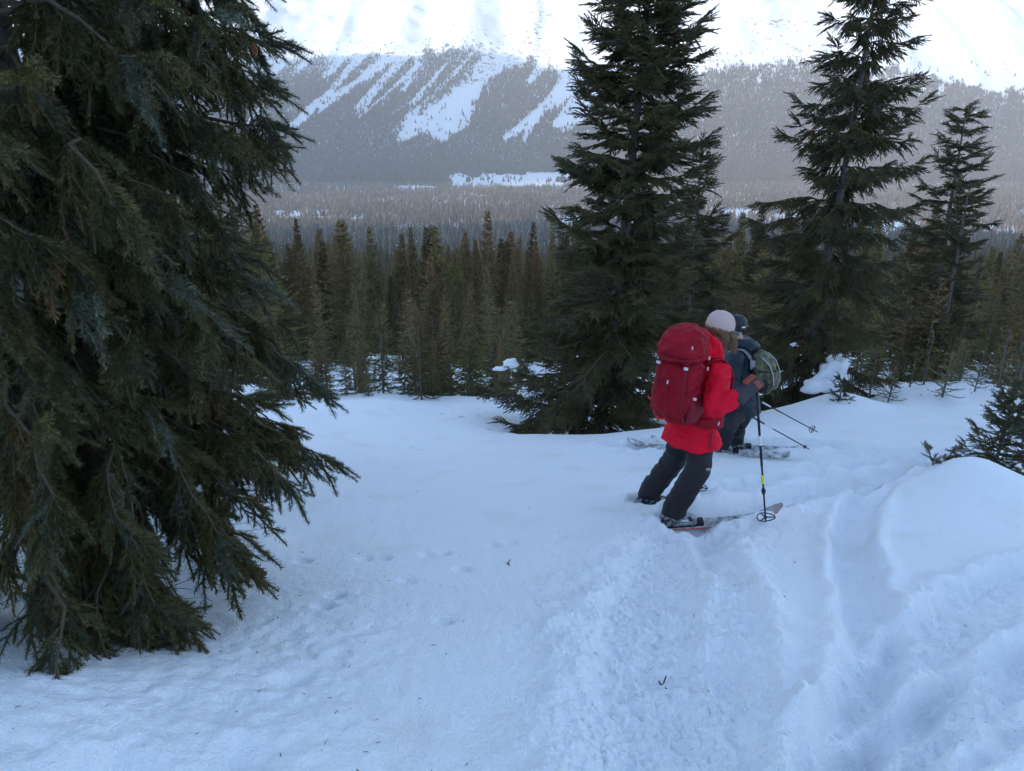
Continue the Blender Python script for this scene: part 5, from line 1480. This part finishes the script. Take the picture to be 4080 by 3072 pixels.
    rings = [(C(-0.012, 0, -0.05), hrr, hf, 0.098, 0.112, 2.2), (C(-0.012, 0, -0.02), hrr, hf, 0.110, 0.126, 2.2)]
    for q in np.linspace(0, 1, 9):
        rad = math.sqrt(max(0, 1 - q ** 2.3)); rings.append((C(-0.012 - 0.01 * q, 0, 0.01 + 0.125 * q), hrr, hf, 0.112 * rad + 0.004, 0.130 * rad + 0.004, 2.1))
    hm = put('helmet', raw(*loft(rings, 32)), M_HELMET, P)
    ts = np.linspace(-2.6, 2.6, 26)
    put('goggle_strap', raw(*strip([C(-0.012 + 0.133 * math.cos(t), 0.117 * math.sin(t), 0.005) for t in ts], [hf * math.cos(t) + hrr * math.sin(t) for t in ts], 0.036, 0.005)), M_DKPLAST, P, hm)
    gt = np.linspace(-0.95, 0.95, 12)
    put('goggles', raw(*strip([C(-0.02 + 0.142 * math.cos(t), 0.108 * math.sin(t), 0.0) for t in gt], [hf * math.cos(t) + hrr * math.sin(t) for t in gt], 0.078, 0.026)), M_DKPLAST, P, hm)
    for t in (-2.2, 2.2, 3.14): put('strap_clip', raw(*boxat(C(-0.012 + 0.137 * math.cos(t), 0.121 * math.sin(t), 0.005), unit(hf * math.sin(t) - hrr * math.cos(t)), hu, unit(hf * math.cos(t) + hrr * math.sin(t)), 0.022, 0.007, 0.004, 0.4)), M_BUCKLE, P, hm)
    for k in range(4): put('vent', raw(*boxat(C(-0.03 + 0.03 * (k % 2), 0.06 * (1 if k > 1 else -1), 0.112), hf, hrr, hu, 0.014, 0.006, 0.004, 0.4)), M_DKPLAST, P, hm)
    # ---- olive backpack
    B = tag(empty('backpack', T(-0.3, 0, 0)), 'olive green daypack on the navy-jacketed skier', 'backpack')
    def K(a, b, h): return hip - 0.15 * f - a * f + b * r + (0.13 + 1.05 * h) * ax
    main = [loft([(K(0.07, 0, 0.06), r, f, 0.10, 0.06, 2.6), (K(0.10, 0, 0.09), r, f, 0.145, 0.10, 2.7), (K(0.12, 0, 0.20), r, f, 0.155, 0.12, 2.7), (K(0.11, 0, 0.36), r, f, 0.150, 0.11, 2.7), (K(0.085, 0, 0.46), r, f, 0.125, 0.085, 2.5), (K(0.06, 0, 0.505), r, f, 0.08, 0.05, 2.2)], 26),
            loft([(K(0.20, 0, 0.12), r, f, 0.09, 0.05, 2.5), (K(0.225, 0, 0.16), r, f, 0.115, 0.05, 2.6), (K(0.21, 0, 0.30), r, f, 0.11, 0.045, 2.6), (K(0.18, 0, 0.36), r, f, 0.08, 0.03, 2.5)], 18)]
    mb = put('main_bag', fuse(main, 0.008, 3, wrinkle(0.013, 8, 31)), M_OLIVE, B)
    put('mesh_pocket', fuse([loft([(K(0.11, -0.14, 0.09), r, f, 0.03, 0.07, 2.6), (K(0.12, -0.155, 0.16), r, f, 0.03, 0.085, 2.6), (K(0.12, -0.15, 0.24), r, f, 0.018, 0.08, 2.6)], 16)], 0.008, 2), M_DKPLAST, B)
    for b_ in (-0.11, 0.11):
        put('grey_strap', raw(*strip([K(0.12, b_, 0.475), K(0.205, b_, 0.40), K(0.245, b_, 0.30), K(0.255, b_, 0.18), K(0.19, b_, 0.09)], [-f + 0.5 * Z, -f, -f, -f, -f], 0.024, 0.006)), M_GREYW, B)
    for h_ in (0.19, 0.33):
        put('cross_strap', raw(*strip([K(0.02, -0.16, h_), K(0.13, -0.168, h_), K(0.22, -0.13, h_), K(0.265, 0, h_), K(0.22, 0.13, h_)], [-r, -r, -r - f, -f, -f + r], 0.018, 0.005)), M_DKPLAST, B)
    put('side_panel', raw(*boxat(K(0.03, -0.148, 0.38), ax, f, r, 0.055, 0.028, 0.008, 0.4)), M_GREYW, B)
    for s_ in (-1, 1):
        sp = [K(0.0, s_ * 0.09, 0.42), T(-0.07, s_ * 0.12, tl + 0.005), T(0.05, s_ * 0.13, tl - 0.01), T(0.165, s_ * 0.14, tl - 0.13), T(0.19, s_ * 0.15, tl - 0.30), T(0.09, s_ * 0.225, 0.16)]
        sn = [-f, Z - f, Z, f + 0.4 * Z, f, f + s_ * r]
        put('shoulder_strap', raw(*strip(smooth_poly(sp, 4), np.array([unit(x) for x in smooth_poly(sn, 4)]), 0.055, 0.014)), M_GREYW, B)
    # ---- poles and skis
    dA = unit(pA_tip - hdl)
    ski_pole('ski_pole', 'black ski pole trailing low behind the navy-jacketed skier', hdl - dA * 0.06, pA_tip, 0.05, bands=((0.56, 0.64),), basket_r=0.02, collar=0.5)
    dB = unit(pB_tip - hdr)
    ski_pole('ski_pole', 'grey ski pole with round basket sticking out beyond the olive daypack', hdr - dB * 0.06, pB_tip, 0.09, bands=((0.42, 0.5),), basket_r=0.045)
    for nm, b_, d_, fr in (('front snow-covered ski pointing left under the navy-jacketed skier', lf, unit([-1.02, 0.46, -0.13]), 1.10), ('rear ski tip pointing left beyond the red-jacketed skier', rf, unit([-0.97, 0.20, -0.03]), 1.0)):
        ski(nm, b_ + 0.035 * sup, d_, sup, fr, 0.75, 0.115, None, None, 0.10)
navy_skier()
# ---------------------------------------------------------------- haze
def build_haze():
    me = bpy.data.meshes.new('haze')
    bm = bmesh.new()
    bmesh.ops.create_cube(bm, size=1.0)
    bm.to_mesh(me); bm.free()
    o = link('haze', me)
    o.scale = (19000, 19000, HZ_TOP - HZ_BOT)
    o.location = (0, 0, 0.5 * (HZ_TOP + HZ_BOT))
    m = bpy.data.materials.new('haze'); m.use_nodes = True
    nt = m.node_tree; nt.nodes.clear()
    out = nt.nodes.new('ShaderNodeOutputMaterial')
    v = nt.nodes.new('ShaderNodeVolumePrincipled')
    v.inputs['Color'].default_value = (0.98, 0.97, 0.98, 1)
    v.inputs['Density'].default_value = HZ_DENS
    v.inputs['Anisotropy'].default_value = 0.0
    nt.links.new(v.outputs[0], out.inputs['Volume'])
    me.materials.append(m)
    tag(o, 'pale even winter haze filling the valley', kind='stuff')
_allz = H(*[a.ravel() for a in np.meshgrid(np.linspace(-9000, 9000, 300), np.linspace(-9000, 9000, 300))])
HZ_TOP = 1240.0
HZ_BOT = -240.0
HZ_DENS = 1.35e-4
build_haze()
